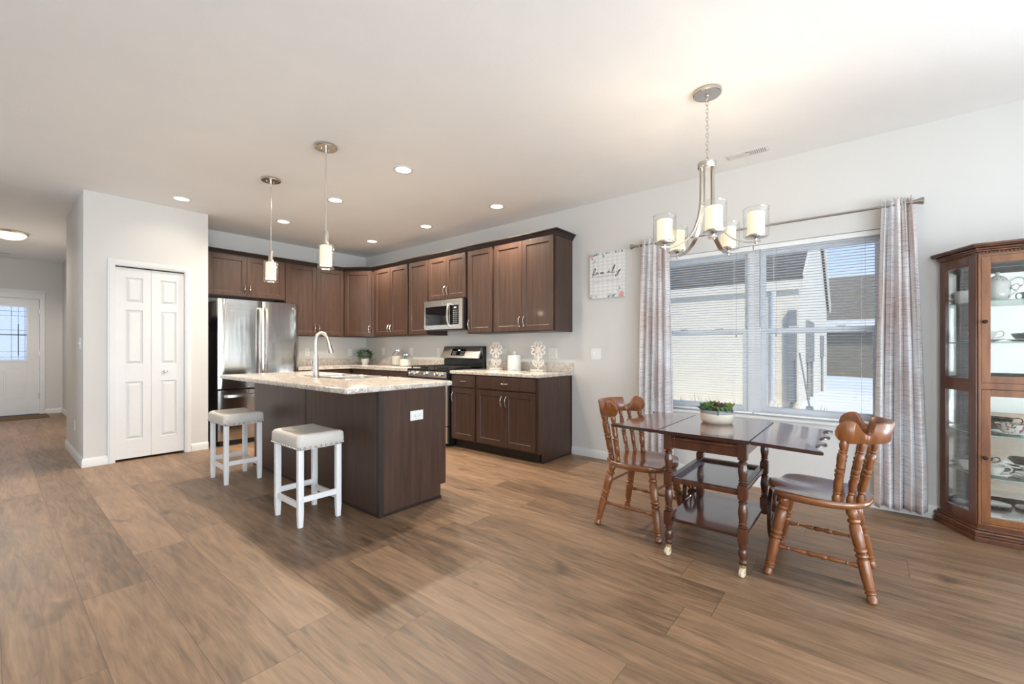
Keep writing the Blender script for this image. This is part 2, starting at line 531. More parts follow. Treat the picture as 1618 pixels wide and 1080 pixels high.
def m_floral(name, dense):
    m = mat(name, (0.85, 0.84, 0.81), 0.14, scale=(20, 20, 20), coat=0.4)
    nt = m.node_tree
    b = nt.nodes['Principled BSDF']
    L = nt.links.new
    tc = [n for n in nt.nodes if n.type == 'TEX_COORD'][0]
    base = [n for n in nt.nodes if n.type == 'VALTORGB'][0].outputs[0]
    for sc, thr, col in ((38, 0.64 - dense, (0.55, 0.16, 0.22)), (52, 0.66 - dense, (0.12, 0.16, 0.12)), (60, 0.68 - dense, (0.30, 0.22, 0.18))):
        nz = nt.nodes.new('ShaderNodeTexNoise')
        nz.inputs['Scale'].default_value = sc
        nz.inputs['Detail'].default_value = 1.5
        mr = nt.nodes.new('ShaderNodeMapRange')
        mr.inputs['From Min'].default_value = thr
        mr.inputs['From Max'].default_value = thr + 0.04
        mx = nt.nodes.new('ShaderNodeMix')
        mx.data_type = 'RGBA'
        L(tc.outputs['Object'], nz.inputs['Vector'])
        L(nz.outputs[0], mr.inputs['Value'])
        L(mr.outputs[0], mx.inputs['Factor'])
        L(base, mx.inputs['A'])
        mx.inputs['B'].default_value = (*col, 1)
        base = mx.outputs['Result']
    L(base, b.inputs['Base Color'])
    return m
FLORAL = m_floral('floral_porcelain', -0.05)
CHINTZ = m_floral('chintz_porcelain', 0.06)

# ------------------------------------------------------------------ mesh helper
class MB:
    def __init__(s, M=None):
        s.bm = bmesh.new()
        s.M = M
        s.bev = False
    def v(s, co):
        co = Vector(co)
        return s.bm.verts.new(s.M @ co if s.M else co)
    def f(s, vs):
        try:
            return s.bm.faces.new(vs)
        except ValueError:
            return None
    def box(s, x0, x1, y0, y1, z0, z1, bev=0.0, seg=2):
        vs = [s.v((x, y, z)) for x in (x0, x1) for y in (y0, y1) for z in (z0, z1)]
        fs = [s.f([vs[i] for i in q]) for q in ((0, 1, 3, 2), (4, 6, 7, 5), (0, 4, 5, 1), (2, 3, 7, 6), (0, 2, 6, 4), (1, 5, 7, 3))]
        if bev > 0:
            s.bev = True
            es = list({e for f in fs for e in f.edges})
            bmesh.ops.bevel(s.bm, geom=es, offset=bev, segments=seg, profile=0.5, affect='EDGES', clamp_overlap=True)
        return s
    def prism(s, pts, z0, z1, bev=0.0, seg=2):
        lo = [s.v((p[0], p[1], z0)) for p in pts]
        hi = [s.v((p[0], p[1], z1)) for p in pts]
        n = len(pts)
        f1 = s.f(lo[::-1])
        f2 = s.f(hi)
        for i in range(n):
            s.f([lo[i], lo[(i + 1) % n], hi[(i + 1) % n], hi[i]])
        if bev > 0:
            s.bev = True
            es = list(set(f1.edges) | set(f2.edges))
            bmesh.ops.bevel(s.bm, geom=es, offset=bev, segments=seg, profile=0.5, affect='EDGES', clamp_overlap=True)
        return s
    def ring(s, c, r, ax, bx, seg):
        return [s.v(c + ax * (math.cos(2 * PI * i / seg) * r) + bx * (math.sin(2 * PI * i / seg) * r)) for i in range(seg)]
    def lathe(s, prof, p0=(0, 0, 0), p1=None, seg=20, close=True):
        """prof: list of (radius, t); t in metres up from p0, or a 0..1 fraction when p1 is given"""
        p0 = Vector(p0)
        if p1 is None:
            d, ln = Vector((0, 0, 1)), 1.0
        else:
            d = Vector(p1) - p0
            ln = d.length
            d.normalize()
        ax = d.orthogonal().normalized() if abs(d.z) < 0.999 else Vector((1, 0, 0))
        bx = d.cross(ax)
        prev = None
        first = last = None
        for r, t in prof:
            c = p0 + d * (t * ln)
            if r < 1e-5:
                cur = [s.v(c)]
            else:
                cur = s.ring(c, r, ax, bx, seg)
            if prev is not None:
                if len(prev) == 1 and len(cur) > 1:
                    for i in range(seg):
                        s.f([prev[0], cur[(i + 1) % seg], cur[i]][::-1])
                elif len(cur) == 1 and len(prev) > 1:
                    for i in range(seg):
                        s.f([prev[i], prev[(i + 1) % seg], cur[0]])
                elif len(cur) > 1:
                    for i in range(seg):
                        s.f([prev[i], prev[(i + 1) % seg], cur[(i + 1) % seg], cur[i]])
            else:
                first = cur
            prev = cur
            last = cur
        if close:
            if len(first) > 1:
                s.f(first[::-1])
            if len(last) > 1:
                s.f(last)
        return s
    def cyl(s, p0, p1, r, r1=None, seg=14):
        return s.lathe([(r, 0), (r if r1 is None else r1, 1)], p0, p1, seg)
    def tube(s, pts, r, seg=8, closed=False, sect=None, up=None):
        pts = [Vector(p) for p in pts]
        n = len(pts)
        rs = r if isinstance(r, (list, tuple)) else [r] * n
        rings = []
        nrm = None
        for i in range(n):
            if closed:
                t = (pts[(i + 1) % n] - pts[i - 1])
            else:
                t = pts[min(i + 1, n - 1)] - pts[max(i - 1, 0)]
            t.normalize()
            if up is not None:
                a = Vector(up).cross(t)
                if a.length < 1e-4:
                    a = t.orthogonal()
                a.normalize()
            else:
                if nrm is None:
                    a = t.orthogonal().normalized()
                else:
                    a = nrm - t * nrm.dot(t)
                    if a.length < 1e-5:
                        a = t.orthogonal()
                    a.normalize()
            nrm = a
            b = t.cross(a)
            if sect:
                rings.append([s.v(pts[i] + a * (q[0] * rs[i]) + b * (q[1] * rs[i])) for q in sect])
            else:
                rings.append([s.v(pts[i] + a * (math.cos(2 * PI * k / seg) * rs[i]) + b * (math.sin(2 * PI * k / seg) * rs[i])) for k in range(seg)])
        m = len(rings[0])
        for i in range(n if closed else n - 1):
            A, B = rings[i], rings[(i + 1) % n]
            for k in range(m):
                s.f([A[k], A[(k + 1) % m], B[(k + 1) % m], B[k]])
        if not closed:
            s.f(rings[0][::-1])
            s.f(rings[-1])
        return s
    def grid(s, fn, nu, nv, wrap_u=False):
        g = [[s.v(fn(i / nu, j / nv)) for j in range(nv + 1)] for i in range(nu + (0 if wrap_u else 1))]
        for i in range(nu):
            for j in range(nv):
                a, b = g[i], g[(i + 1) % len(g)]
                s.f([a[j], b[j], b[j + 1], a[j + 1]])
        return s
    def sphere(s, c, r, seg=10, rings=6, sc=(1, 1, 1)):
        c = Vector(c)
        prof = []
        R = [[s.v(c + Vector((r * sc[0] * math.sin(PI * j / rings) * math.cos(2 * PI * i / seg), r * sc[1] * math.sin(PI * j / rings) * math.sin(2 * PI * i / seg), r * sc[2] * math.cos(PI * j / rings)))) for i in range(seg)] for j in range(1, rings)]
        t = s.v(c + Vector((0, 0, r * sc[2])))
        b = s.v(c - Vector((0, 0, r * sc[2])))
        for i in range(seg):
            k = (i + 1) % seg
            s.f([t, R[0][i], R[0][k]])
            s.f([b, R[-1][k], R[-1][i]])
            for j in range(len(R) - 1):
                s.f([R[j][i], R[j + 1][i], R[j + 1][k], R[j][k]])
        return s
    def obj(s, name, m, parent=None, loc=None, rotz=0.0, sharp=35):
        bm = s.bm
        bmesh.ops.recalc_face_normals(bm, faces=bm.faces[:])
        lim = math.radians(sharp)
        for e in bm.edges:
            if len(e.link_faces) == 2:
                if e.calc_face_angle(0) > lim:
                    e.smooth = False
        for f in bm.faces:
            f.smooth = True
        me = bpy.data.meshes.new(name)
        bm.to_mesh(me)
        bm.free()
        o = bpy.data.objects.new(name, me)
        COL.objects.link(o)
        if m:
            me.materials.append(m)
        if parent:
            o.parent = parent
        if loc:
            o.location = loc
        o.rotation_euler = (0, 0, rotz)
        if s.bev:
            wm = o.modifiers.new('face_normals', 'WEIGHTED_NORMAL')
            wm.keep_sharp = True
            wm.weight = 90
        return o

def tag(o, label, cat, group=None):
    o['label'] = label
    o['category'] = cat
    if group:
        o['group'] = group
    return o

def thing(name, label, cat, loc=(0, 0, 0), rotz=0.0, group=None):
    o = bpy.data.objects.new(name, None)
    o.empty_display_size = 0.1
    COL.objects.link(o)
    o.location = loc
    o.rotation_euler = (0, 0, rotz)
    return tag(o, label, cat, group)

def struct(o, kind='structure'):
    o['kind'] = kind
    return o

def copy_tree(o, parent=None):
    c = o.copy()
    COL.objects.link(c)
    c.parent = parent
    for ch in [k for k in o.children]:
        copy_tree(ch, c)
    return c

def dup(root, loc, rotz, label, group=None):
    c = copy_tree(root)
    c.location = loc
    c.rotation_euler = (0, 0, rotz)
    c['label'] = label
    if group:
        c['group'] = group
    return c

def spline(pts, n=6, closed=False):
    P = [Vector(p) for p in pts]
    out = []
    m = len(P)
    rng = m if closed else m - 1
    for i in range(rng):
        p0 = P[(i - 1) % m] if closed or i > 0 else P[i]
        p1, p2 = P[i], P[(i + 1) % m]
        p3 = P[(i + 2) % m] if closed or i + 2 < m else p2
        for k in range(n):
            t = k / n
            out.append(0.5 * ((2 * p1) + (p2 - p0) * t + (2 * p0 - 5 * p1 + 4 * p2 - p3) * t * t + (3 * p1 - p0 - 3 * p2 + p3) * t ** 3))
    if not closed:
        out.append(P[-1])
    return out

def offset_path(path, d):
    """mitred offset to the right-hand side of an open plan path"""
    P = [Vector((p[0], p[1])) for p in path]
    out = []
    for i in range(len(P)):
        ns = []
        if i > 0:
            t = (P[i] - P[i - 1]).normalized()
            ns.append(Vector((t.y, -t.x)))
        if i < len(P) - 1:
            t = (P[i + 1] - P[i]).normalized()
            ns.append(Vector((t.y, -t.x)))
        if len(ns) == 1:
            out.append(P[i] + ns[0] * d)
        else:
            b = (ns[0] + ns[1])
            b = b / b.dot(ns[0])
            out.append(P[i] + b * d)
    return out

def moulding(mb, path, prof):
    """sweep prof [(out, z)] along a plan path, mitred"""
    cols = [[(q.x, q.y, z) for q in offset_path(path, d)] for d, z in prof]
    n = len(path)
    rows = [[mb.v(c[i]) for c in cols] for i in range(n)]
    m = len(prof)
    for i in range(n - 1):
        for k in range(m):
            mb.f([rows[i][k], rows[i + 1][k], rows[i + 1][(k + 1) % m], rows[i][(k + 1) % m]])
    mb.f(rows[0][::-1])
    mb.f(rows[-1])
    return mb
# ================================================================== THE SETTING
YR, XL = -3.6, -3.6          # rear and left walls of the great room, behind the camera
XHL = -0.95                  # left wall of the entry hall
mb = MB(); mb.box(XL - 0.12, XW + 0.12, YR - 0.12, YD + 0.12, -0.06, 0.0)
struct(mb.obj('floor', FLOOR))
mb = MB(); mb.box(XL - 0.12, XW + 0.12, YR - 0.12, YD + 0.12, H, H + 0.12)
struct(mb.obj('ceiling', CEIL))

WY0, WY1, WZ0, WZ1 = -0.12, 1.63, 0.60, 2.055   # dining window opening
def wall_with_hole(name, mk, a0, a1, holes):
    """mk(mb, a0, a1, z0, z1) adds one slab of the wall; holes: [(a0, a1, z0, z1)] left to right"""
    m = MB()
    cur = a0
    for h0, h1, z0, z1 in holes:
        if h0 > cur:
            mk(m, cur, h0, 0, H)
        if z0 > 0:
            mk(m, h0, h1, 0, z0)
        if z1 < H:
            mk(m, h0, h1, z1, H)
        cur = h1
    if a1 > cur:
        mk(m, cur, a1, 0, H)
    bmesh.ops.remove_doubles(m.bm, verts=m.bm.verts[:], dist=1e-5)
    return struct(m.obj(name, WALL))

wall_with_hole('wall_right', lambda m, a, b, z0, z1: m.box(XW, XW + 0.14, a, b, z0, z1), YR, YB, [(-3.25, -1.95, 0.06, 2.06), (WY0, WY1, WZ0, WZ1)])
mb = MB(); mb.box(0.71, XW + 0.14, YB, YB + 0.12, 0, H); struct(mb.obj('wall_back', WALL))
DX0, DX1, DZ1 = 0.832, 1.420, 2.035
wall_with_hole('wall_pantry', lambda m, a, b, z0, z1: m.box(a, b, YP, YP + 0.11, z0, z1), 0.60, 1.645, [(DX0, DX1, 0, DZ1)])
mb = MB(); mb.box(0.60, 0.71, YP + 0.11, 7.40, 0, H); mb.box(0.71, 0.99, 7.29, 7.40, 0, H); struct(mb.obj('wall_hall', WALL))
mb = MB(); mb.box(1.535, 1.645, YP + 0.11, YB, 0, H); struct(mb.obj('wall_alcove', WALL))
mb = MB(); mb.box(0.88, 0.99, 7.40, YD, 0, H); struct(mb.obj('wall_entry_right', WALL))
FX0, FX1, FZ1 = -0.335, 0.595, 2.055
wall_with_hole('wall_entry', lambda m, a, b, z0, z1: m.box(a, b, YD, YD + 0.12, z0, z1), XHL - 0.12, 0.99, [(FX0, FX1, 0, FZ1)])
mb = MB(); mb.box(XHL - 0.12, XHL, 5.97, YD, 0, H); struct(mb.obj('wall_hall_left', WALL))
mb = MB(); mb.box(XL, XHL - 0.12, 5.97, 6.09, 0, H); struct(mb.obj('wall_far_left', WALL))
wall_with_hole('wall_rear', lambda m, a, b, z0, z1: m.box(a, b, YR - 0.12, YR, z0, z1), XL, XW, [(-3.1, -0.7, 0.06, 2.4), (-0.2, 2.2, 0.06, 2.4)])
wall_with_hole('wall_left', lambda m, a, b, z0, z1: m.box(XL - 0.12, XL, a, b, z0, z1), YR, 5.97, [(-3.45, -2.40, 0.06, 2.4), (4.75, 5.80, 0.55, 2.1)])

def patio(name, M, w, h):  # unseen windows, added so fill light can enter the room
    t = thing(name, 'added white framed patio window', 'window')
    del t['label']; del t['category']
    struct(t)
    t.matrix_world = M
    m = MB()
    for a in (0, w / 2 - 0.035, w - 0.07):
        m.box(a, a + 0.07, -0.05, 0.03, 0, h)
    m.box(0.07, w - 0.07, -0.05, 0.03, 0, 0.08); m.box(0.07, w - 0.07, -0.05, 0.03, h - 0.08, h)
    m.obj('window_frame', VINYL, t)
    m = MB(); m.box(0.07, w / 2 - 0.035, -0.015, -0.009, 0.08, h - 0.08); m.obj('pane', PANE, t)
    m = MB(); m.box(w / 2 + 0.035, w - 0.07, -0.015, -0.009, 0.08, h - 0.08); m.obj('pane', PANE, t)
patio('added_window_2', Matrix.Translation((-3.1, YR - 0.04, 0.06)), 2.4, 2.34)
patio('added_window_3', Matrix.Translation((-0.2, YR - 0.04, 0.06)), 2.4, 2.34)
patio('added_window_4', Matrix.Translation((XL - 0.04, -3.45, 0.06)) @ Matrix.Rotation(PI / 2, 4, 'Z'), 1.05, 2.34)

patio('added_window_5', Matrix.Translation((XL - 0.04, 4.75, 0.55)) @ Matrix.Rotation(PI / 2, 4, 'Z'), 1.05, 1.55)
patio('added_window_6', Matrix.Translation((XW + 0.06, -1.95, 0.06)) @ Matrix.Rotation(-PI / 2, 4, 'Z'), 1.30, 2.0)
# baseboards
BBP = [(0.0, 0.0), (0.014, 0.0), (0.014, 0.062), (0.010, 0.074), (0.006, 0.080), (0.004, 0.088), (0.0, 0.088)]
def baseboard(name, path):
    m = MB(); moulding(m, path, BBP)
    struct(m.obj(name, TRIM))
baseboard('baseboard_right', [(XW, 2.553), (XW, YR)][::1])
baseboard('baseboard_pantry', [(0.60, 7.40), (0.60, YP), (0.775, YP)][::1])
baseboard('baseboard_alcove', [(1.480, YP), (1.645, YP)])
baseboard('baseboard_entry', [(0.660, YD), (0.88, YD), (0.88, 7.40)])

# closet door (bifold) with casing
t = thing('door_1', 'x', 'x', (0, YP, 0)); del t['label']; del t['category']; struct(t)
def casing(m, x0, x1, z1, w=0.058, y=0.0, t_=0.016):
    m.box(x0 - w, x0, y - t_, y, 0, z1 + w, 0.003)
    m.box(x1, x1 + w, y - t_, y, 0, z1 + w, 0.003)
    m.box(x0, x1, y - t_, y, z1, z1 + w, 0.003)
    m.box(x0 - w + 0.012, x0 - 0.016, y - t_ - 0.005, y - t_, 0, z1 + w - 0.012, 0.002)
    m.box(x1 + 0.016, x1 + w - 0.012, y - t_ - 0.005, y - t_, 0, z1 + w - 0.012, 0.002)
    m.box(x0 - 0.016, x1 + 0.016, y - t_ - 0.005, y - t_, z1 + 0.016, z1 + w - 0.012, 0.002)
m = MB(); casing(m, DX0, DX1, DZ1); m.obj('door_casing', TRIM, t)
m = MB()
m.box(DX0 - 0.001, DX0 + 0.004, 0.0, 0.11, 0, DZ1); m.box(DX1 - 0.004, DX1 + 0.001, 0.0, 0.11, 0, DZ1); m.box(DX0, DX1, 0.0, 0.11, DZ1 - 0.003, DZ1 + 0.002)
m.obj('door_jamb', TRIM, t)
m = MB(); m.box(DX0 + 0.004, DX1 - 0.004, 0.010, 0.045, DZ1 - 0.016, DZ1 - 0.003); m.obj('door_track', BLACK, t)
def bifold(x0, x1, z0, z1):
    m = MB()
    y0, y1 = 0.010, 0.045
    pw0, pw1 = x0 + 0.078, x1 - 0.070
    zs = [(z0 + 0.195, z0 + 0.80), (z0 + 0.985, z0 + 1.555), (z0 + 1.635, z0 + 1.895)]
    m.box(x0, pw0, y0, y1, z0, z1, 0.0015); m.box(pw1, x1, y0, y1, z0, z1, 0.0015)
    cuts = [z0] + [q for p in zs for q in p] + [z1]
    for k in range(0, len(cuts), 2):
        m.box(pw0 - 0.001, pw1 + 0.001, y0, y1, cuts[k], cuts[k + 1], 0.0015)
    for a, b in zs:
        m.box(pw0 - 0.002, pw1 + 0.002, y0 + 0.012, y1, a - 0.002, b + 0.002)
        # bevelled raised field
        g = 0.008; h = 0.034
        o = [(pw0 + g, a + g), (pw1 - g, a + g), (pw1 - g, b - g), (pw0 + g, b - g)]
        i_ = [(pw0 + h, a + h), (pw1 - h, a + h), (pw1 - h, b - h), (pw0 + h, b - h)]
        ov = [m.v((p[0], y0 + 0.0118, p[1])) for p in o]
        iv = [m.v((p[0], y0 + 0.0015, p[1])) for p in i_]
        for k in range(4):
            m.f([ov[k], ov[(k + 1) % 4], iv[(k + 1) % 4], iv[k]])
        m.f(iv)
    return m
m = bifold(DX0 + 0.005, 1.1255, 0.024, 2.018); m.obj('door_leaf', TRIM, t, sharp=12)
lf = bifold(1.1275, DX1 - 0.005, 0.024, 2.018).obj('door_leaf', TRIM, t, sharp=12)
m = MB(); m.lathe([(0.007, 0), (0.007, 0.55), (0.017, 0.60), (0.018, 0.85), (0.012, 1.0), (0.0, 1.0)], (1.245, 0.010, 0.925), (1.245, -0.022, 0.925), 14)
m.obj('door_knob', NICKEL, lf)

# entry door
t = thing('door_2', 'x', 'x', (0, YD, 0)); del t['label']; del t['category']; struct(t)
m = MB()
m.box(FX1, FX1 + 0.065, -0.018, 0, 0, FZ1 + 0.01, 0.003); m.box(FX0 - 0.065, FX0, -0.018, 0, 0, FZ1 + 0.01, 0.003)
m.box(FX0 - 0.065, FX1 + 0.065, -0.020, 0, FZ1 + 0.01, FZ1 + 0.12, 0.003)
m.box(FX0 - 0.075, FX1 + 0.075, -0.034, 0, FZ1 + 0.11, FZ1 + 0.14, 0.006)
m.box(FX0 - 0.085, FX1 + 0.085, -0.046, 0, FZ1 + 0.135, FZ1 + 0.158, 0.004)
m.obj('door_casing', TRIM, t)
m = MB(); m.box(FX0, FX1, 0.0, 0.10, 0.0, 0.012); m.obj('door_threshold', BRONZE, t)
gx0, gx1, gz0, gz1 = -0.180, 0.440, 0.978, 1.910
dx0, dx1, dz0, dz1 = FX0 + 0.006, FX1 - 0.006, 0.02, FZ1 - 0.008
m = MB()
m.box(dx0, gx0, 0.02, 0.062, dz0, dz1, 0.002); m.box(gx1, dx1, 0.02, 0.062, dz0, dz1, 0.002)
m.box(gx0, gx1, 0.02, 0.062, gz1, dz1); m.box(gx0, gx1, 0.02, 0.062, dz0, gz0)
for a, b in ((-0.165, 0.08), (0.175, 0.425)):     # raised lower panels
    for k in range(2):
        ins = 0.0 + 0.022 * k
        m.box(a + ins, b - ins, 0.02 - 0.006 - 0.003 * k, 0.021, 0.30 + ins, 0.80 - ins, 0.005)
slab = m.obj('door_slab', TRIM, t)
m = MB()
for s_ in (0, 1):
    a = gx0 - 0.03 if s_ == 0 else gx1
    m.box(a, a + 0.03, 0.006, 0.024, gz0 - 0.03, gz1 + 0.03, 0.004)
m.box(gx0, gx1, 0.006, 0.024, gz1, gz1 + 0.03, 0.004); m.box(gx0, gx1, 0.006, 0.024, gz0 - 0.03, gz0, 0.004)
m.obj('glass_frame', VINYL, slab)
m = MB(); m.box(gx0, gx1, 0.036, 0.042, gz0, gz1); m.obj('pane', LEADED, slab)
m = MB()
def came(x0, z0, x1, z1, w=0.004):
    m.box(min(x0, x1) - w, max(x0, x1) + w, 0.031, 0.036, min(z0, z1) - w, max(z0, z1) + w)
cx_ = (gx0 + gx1) / 2
for q in (0.23, 0.155, 0.075):
    for sgn in (-1, 1):
        came(cx_ + sgn * (q + 0.06), gz0, cx_ + sgn * (q + 0.06), gz1, 0.0025)
for z in (gz0 + 0.05, gz0 + 0.15, gz1 - 0.16, gz1 - 0.08, 1.43, 1.50):
    came(gx0, z, gx1, z, 0.003)
for sgn in (-1, 1):
    came(cx_ + sgn * 0.215, 1.06, cx_ + sgn * 0.215, 1.60, 0.006)
    came(cx_ + sgn * 0.135, gz1 - 0.16, cx_ + sgn * 0.135, gz1 - 0.08, 0.003)
came(gx0, 1.415, gx1, 1.415, 0.008)
m.obj('lead_came', DKMETAL, slab)
for z in (0.28, 1.03, 1.78):
    m = MB(); m.box(FX1 - 0.012, FX1 + 0.008, -0.006, 0.018, z, z + 0.10, 0.002); m.cyl((FX1 - 0.002, -0.008, z), (FX1 - 0.002, -0.008, z + 0.10), 0.007)
    m.obj('hinge', NICKEL, slab)

# dining window: drywall return, two double hung units and the stool
t = thing('window_1', 'x', 'x', (XW, 0, 0)); del t['label']; del t['category']; struct(t)
YM = (WY0 + WY1) / 2
m = MB()
for a, b in ((WY0, WY0 + 0.045), (YM - 0.05, YM + 0.05), (WY1 - 0.045, WY1)):
    m.box(0.055, 0.135, a, b, WZ0, WZ1, 0.003)
for a, b in ((WY0 + 0.045, YM - 0.05), (YM + 0.05, WY1 - 0.045)):
    m.box(0.055, 0.135, a, b, WZ1 - 0.05, WZ1); m.box(0.055, 0.135, a, b, WZ0, WZ0 + 0.035)
m.obj('window_frame', VINYL, t)
ZM = 1.325
for a, b in ((WY0 + 0.045, YM - 0.05), (YM + 0.05, WY1 - 0.045)):
    for z0, z1, x0, sw in ((WZ0 + 0.035, ZM + 0.022, 0.065, 0.042), (ZM - 0.022, WZ1 - 0.05, 0.100, 0.030)):
        m = MB()
        m.box(x0, x0 + 0.03, a, a + sw, z0, z1, 0.003); m.box(x0, x0 + 0.03, b - sw, b, z0, z1, 0.003)
        m.box(x0, x0 + 0.03, a + sw, b - sw, z0, z0 + sw, 0.003); m.box(x0, x0 + 0.03, a + sw, b - sw, z1 - sw, z1, 0.003)
        sh = m.obj('sash', VINYL, t)
        m = MB(); m.box(x0 + 0.012, x0 + 0.016, a + sw - 0.004, b - sw + 0.004, z0 + sw - 0.004, z1 - sw + 0.004); m.obj('pane', PANE, sh)
        if x0 < 0.09:
            for q in (0.3, 0.7):
                y = a + (b - a) * q
                m = MB(); m.box(x0 - 0.006, x0 + 0.03, y - 0.03, y + 0.03, z1, z1 + 0.012, 0.003); m.obj('sash_lock', VINYL, sh)
m = MB()
m.box(-0.045, 0.055, WY0 - 0.06, WY1 + 0.06, WZ0 - 0.020, WZ0 + 0.003, 0.006)
m.box(-0.018, 0.0, WY0 - 0.035, WY1 + 0.035, WZ0 - 0.082, WZ0 - 0.022, 0.003)
m.obj('window_sill', TRIM, t)

# ================================================================== BLINDS
def blind(y0, y1, label, wand):
    t = thing('venetian_blind', label, 'blind', (XW + 0.028, (y0 + y1) / 2, WZ1), 0, 'blinds in the dining window')
    w = (y1 - y0) / 2
    m = MB(); m.box(-0.016, 0.016, -w, w, -0.042, -0.002, 0.002); m.obj('headrail', SLAT, t)
    m = MB()
    n = 61; top = -0.062; bot = -(WZ1 - WZ0) + 0.045
    for k in range(n):
        z = top + (bot - top) * k / (n - 1)
        prev = None
        for q in range(5):
            a = -1 + q / 2
            x = a * 0.0125
            zz = z - x * 0.10 + 0.0016 * (1 - a * a)
            cur = (m.v((x, -w + 0.003, zz)), m.v((x, w - 0.003, zz)))
            if prev:
                m.f([prev[0], prev[1], cur[1], cur[0]])
            prev = cur
    m.obj('slats', SLAT, t, sharp=180)
    m = MB(); m.box(-0.013, 0.013, -w + 0.002, w - 0.002, bot - 0.032, bot - 0.016, 0.003); m.obj('bottom_rail', SLAT, t)
    m = MB()
    for q in (-0.62, 0.0, 0.62) if False else (-0.66, 0.66):
        for x in (-0.014, 0.014):
            m.cyl((x, q * w, bot - 0.02), (x, q * w, -0.04), 0.0009, seg=5)
    m.obj('ladder_cord', SLAT, t)
    yw = w - 0.05
    m = MB(); m.cyl((-0.022, yw, -0.04), (-0.022, yw, -0.70 if wand else -0.66), 0.0042, seg=6)
    m.obj('tilt_wand', DIAL if wand else SLAT, t)
    for q in (0.66, -0.66):
        m = MB(); m.cyl((-0.020, q * w - 0.02, -0.04), (-0.020, q * w - 0.02, -0.755), 0.001, seg=5); m.lathe([(0.002, 0), (0.006, 0.012), (0.004, 0.03), (0.0, 0.032)], (-0.020, q * w - 0.02, -0.785), seg=8)
        m.obj('lift_cord', DIAL, t)
blind(WY0 + 0.004, YM - 0.003, 'white slatted blind in front of the blue sky half of the window', True)
blind(YM + 0.003, WY1 - 0.004, 'white slatted blind covering the window half near the family sign', False)

# ================================================================== CURTAINS
t = thing('curtain_rod', 'satin nickel curtain rod with flared finials above the window', 'curtain rod', (XW - 0.09, 0.76, 2.185))
m = MB(); m.cyl((0, -0.985, 0), (0, 0.25, 0), 0.0085); m.cyl((0, 0.25, 0), (0, 0.985, 0), 0.0068); m.obj('rod', PEWTER, t)
for s_ in (-1, 1):
    y = s_ * 0.985
    m = MB(); m.lathe([(0.012, 0), (0.015, 0.008), (0.012, 0.016), (0.014, 0.03), (0.024, 0.062), (0.027, 0.070), (0.020, 0.076), (0.0, 0.077)], (0, y, 0), (0, y + s_ * 1.0, 0), 16)
    m.obj('finial', PEWTER, t)
    m = MB(); yb = s_ * 0.955
    m.cyl((0, yb, 0), (0.085, yb, 0), 0.006); m.cyl((0.083, yb, 0), (0.09, yb, 0), 0.022); m.tube([(math.cos(a) * 0.013, yb, math.sin(a) * 0.013) for a in [k * PI / 8 for k in range(16)]], 0.004, 6, True)
    m.obj('bracket', PEWTER, t)

def curtain(yt0, yt1, yb0, yb1, label, ph, flap=0):
    zt, zb = 2.225, 0.045
    yc = (yt0 + yt1) / 2
    t = thing('curtain', label, 'curtain', (XW - 0.09, yc, 0), 0, 'streaked curtains at the dining window')
    nf = 5.0
    def fn(u, v):
        z = zt + (zb - zt) * v
        e = min(1, v * 1.15) ** 0.8
        y0 = yt0 + (yb0 - yt0) * e; y1 = yt1 + (yb1 - yt1) * e
        a = u * nf * 2 * PI + ph + 0.35 * math.sin(3 * v + 4 * u)
        amp = 0.017 + 0.022 * min(1, v * 1.6)
        pinch = math.exp(-((z - 2.186) / 0.02) ** 2)
        x = -0.002 + amp * math.sin(a) * (1 - 0.35 * pinch) + 0.008 * math.sin(2.3 * a + 5 * v)
        y = y0 + (y1 - y0) * (u + 0.028 * math.sin(2 * a + 0.8)) - yc
        z += 0.012 * math.sin(2 * a) * (1 if v < 0.02 else 0) + (0.008 * math.sin(a * 0.5 + 1) if v > 0.98 else 0)
        return (x, y, z)
    m = MB(); m.grid(fn, 90, 46)
    o = m.obj('drape', DRAPE, t, sharp=180)
    so = o.modifiers.new('cloth_thickness', 'SOLIDIFY'); so.thickness = 0.0025
    return t
curtain(1.445, 1.69, 1.405, 1.735, 'streaked grey curtain with mauve tones beside the family sign', 0.4)
curtain(-0.245, -0.082, -0.312, -0.035, 'streaked grey curtain nearest the wooden china cabinet', 1.9)

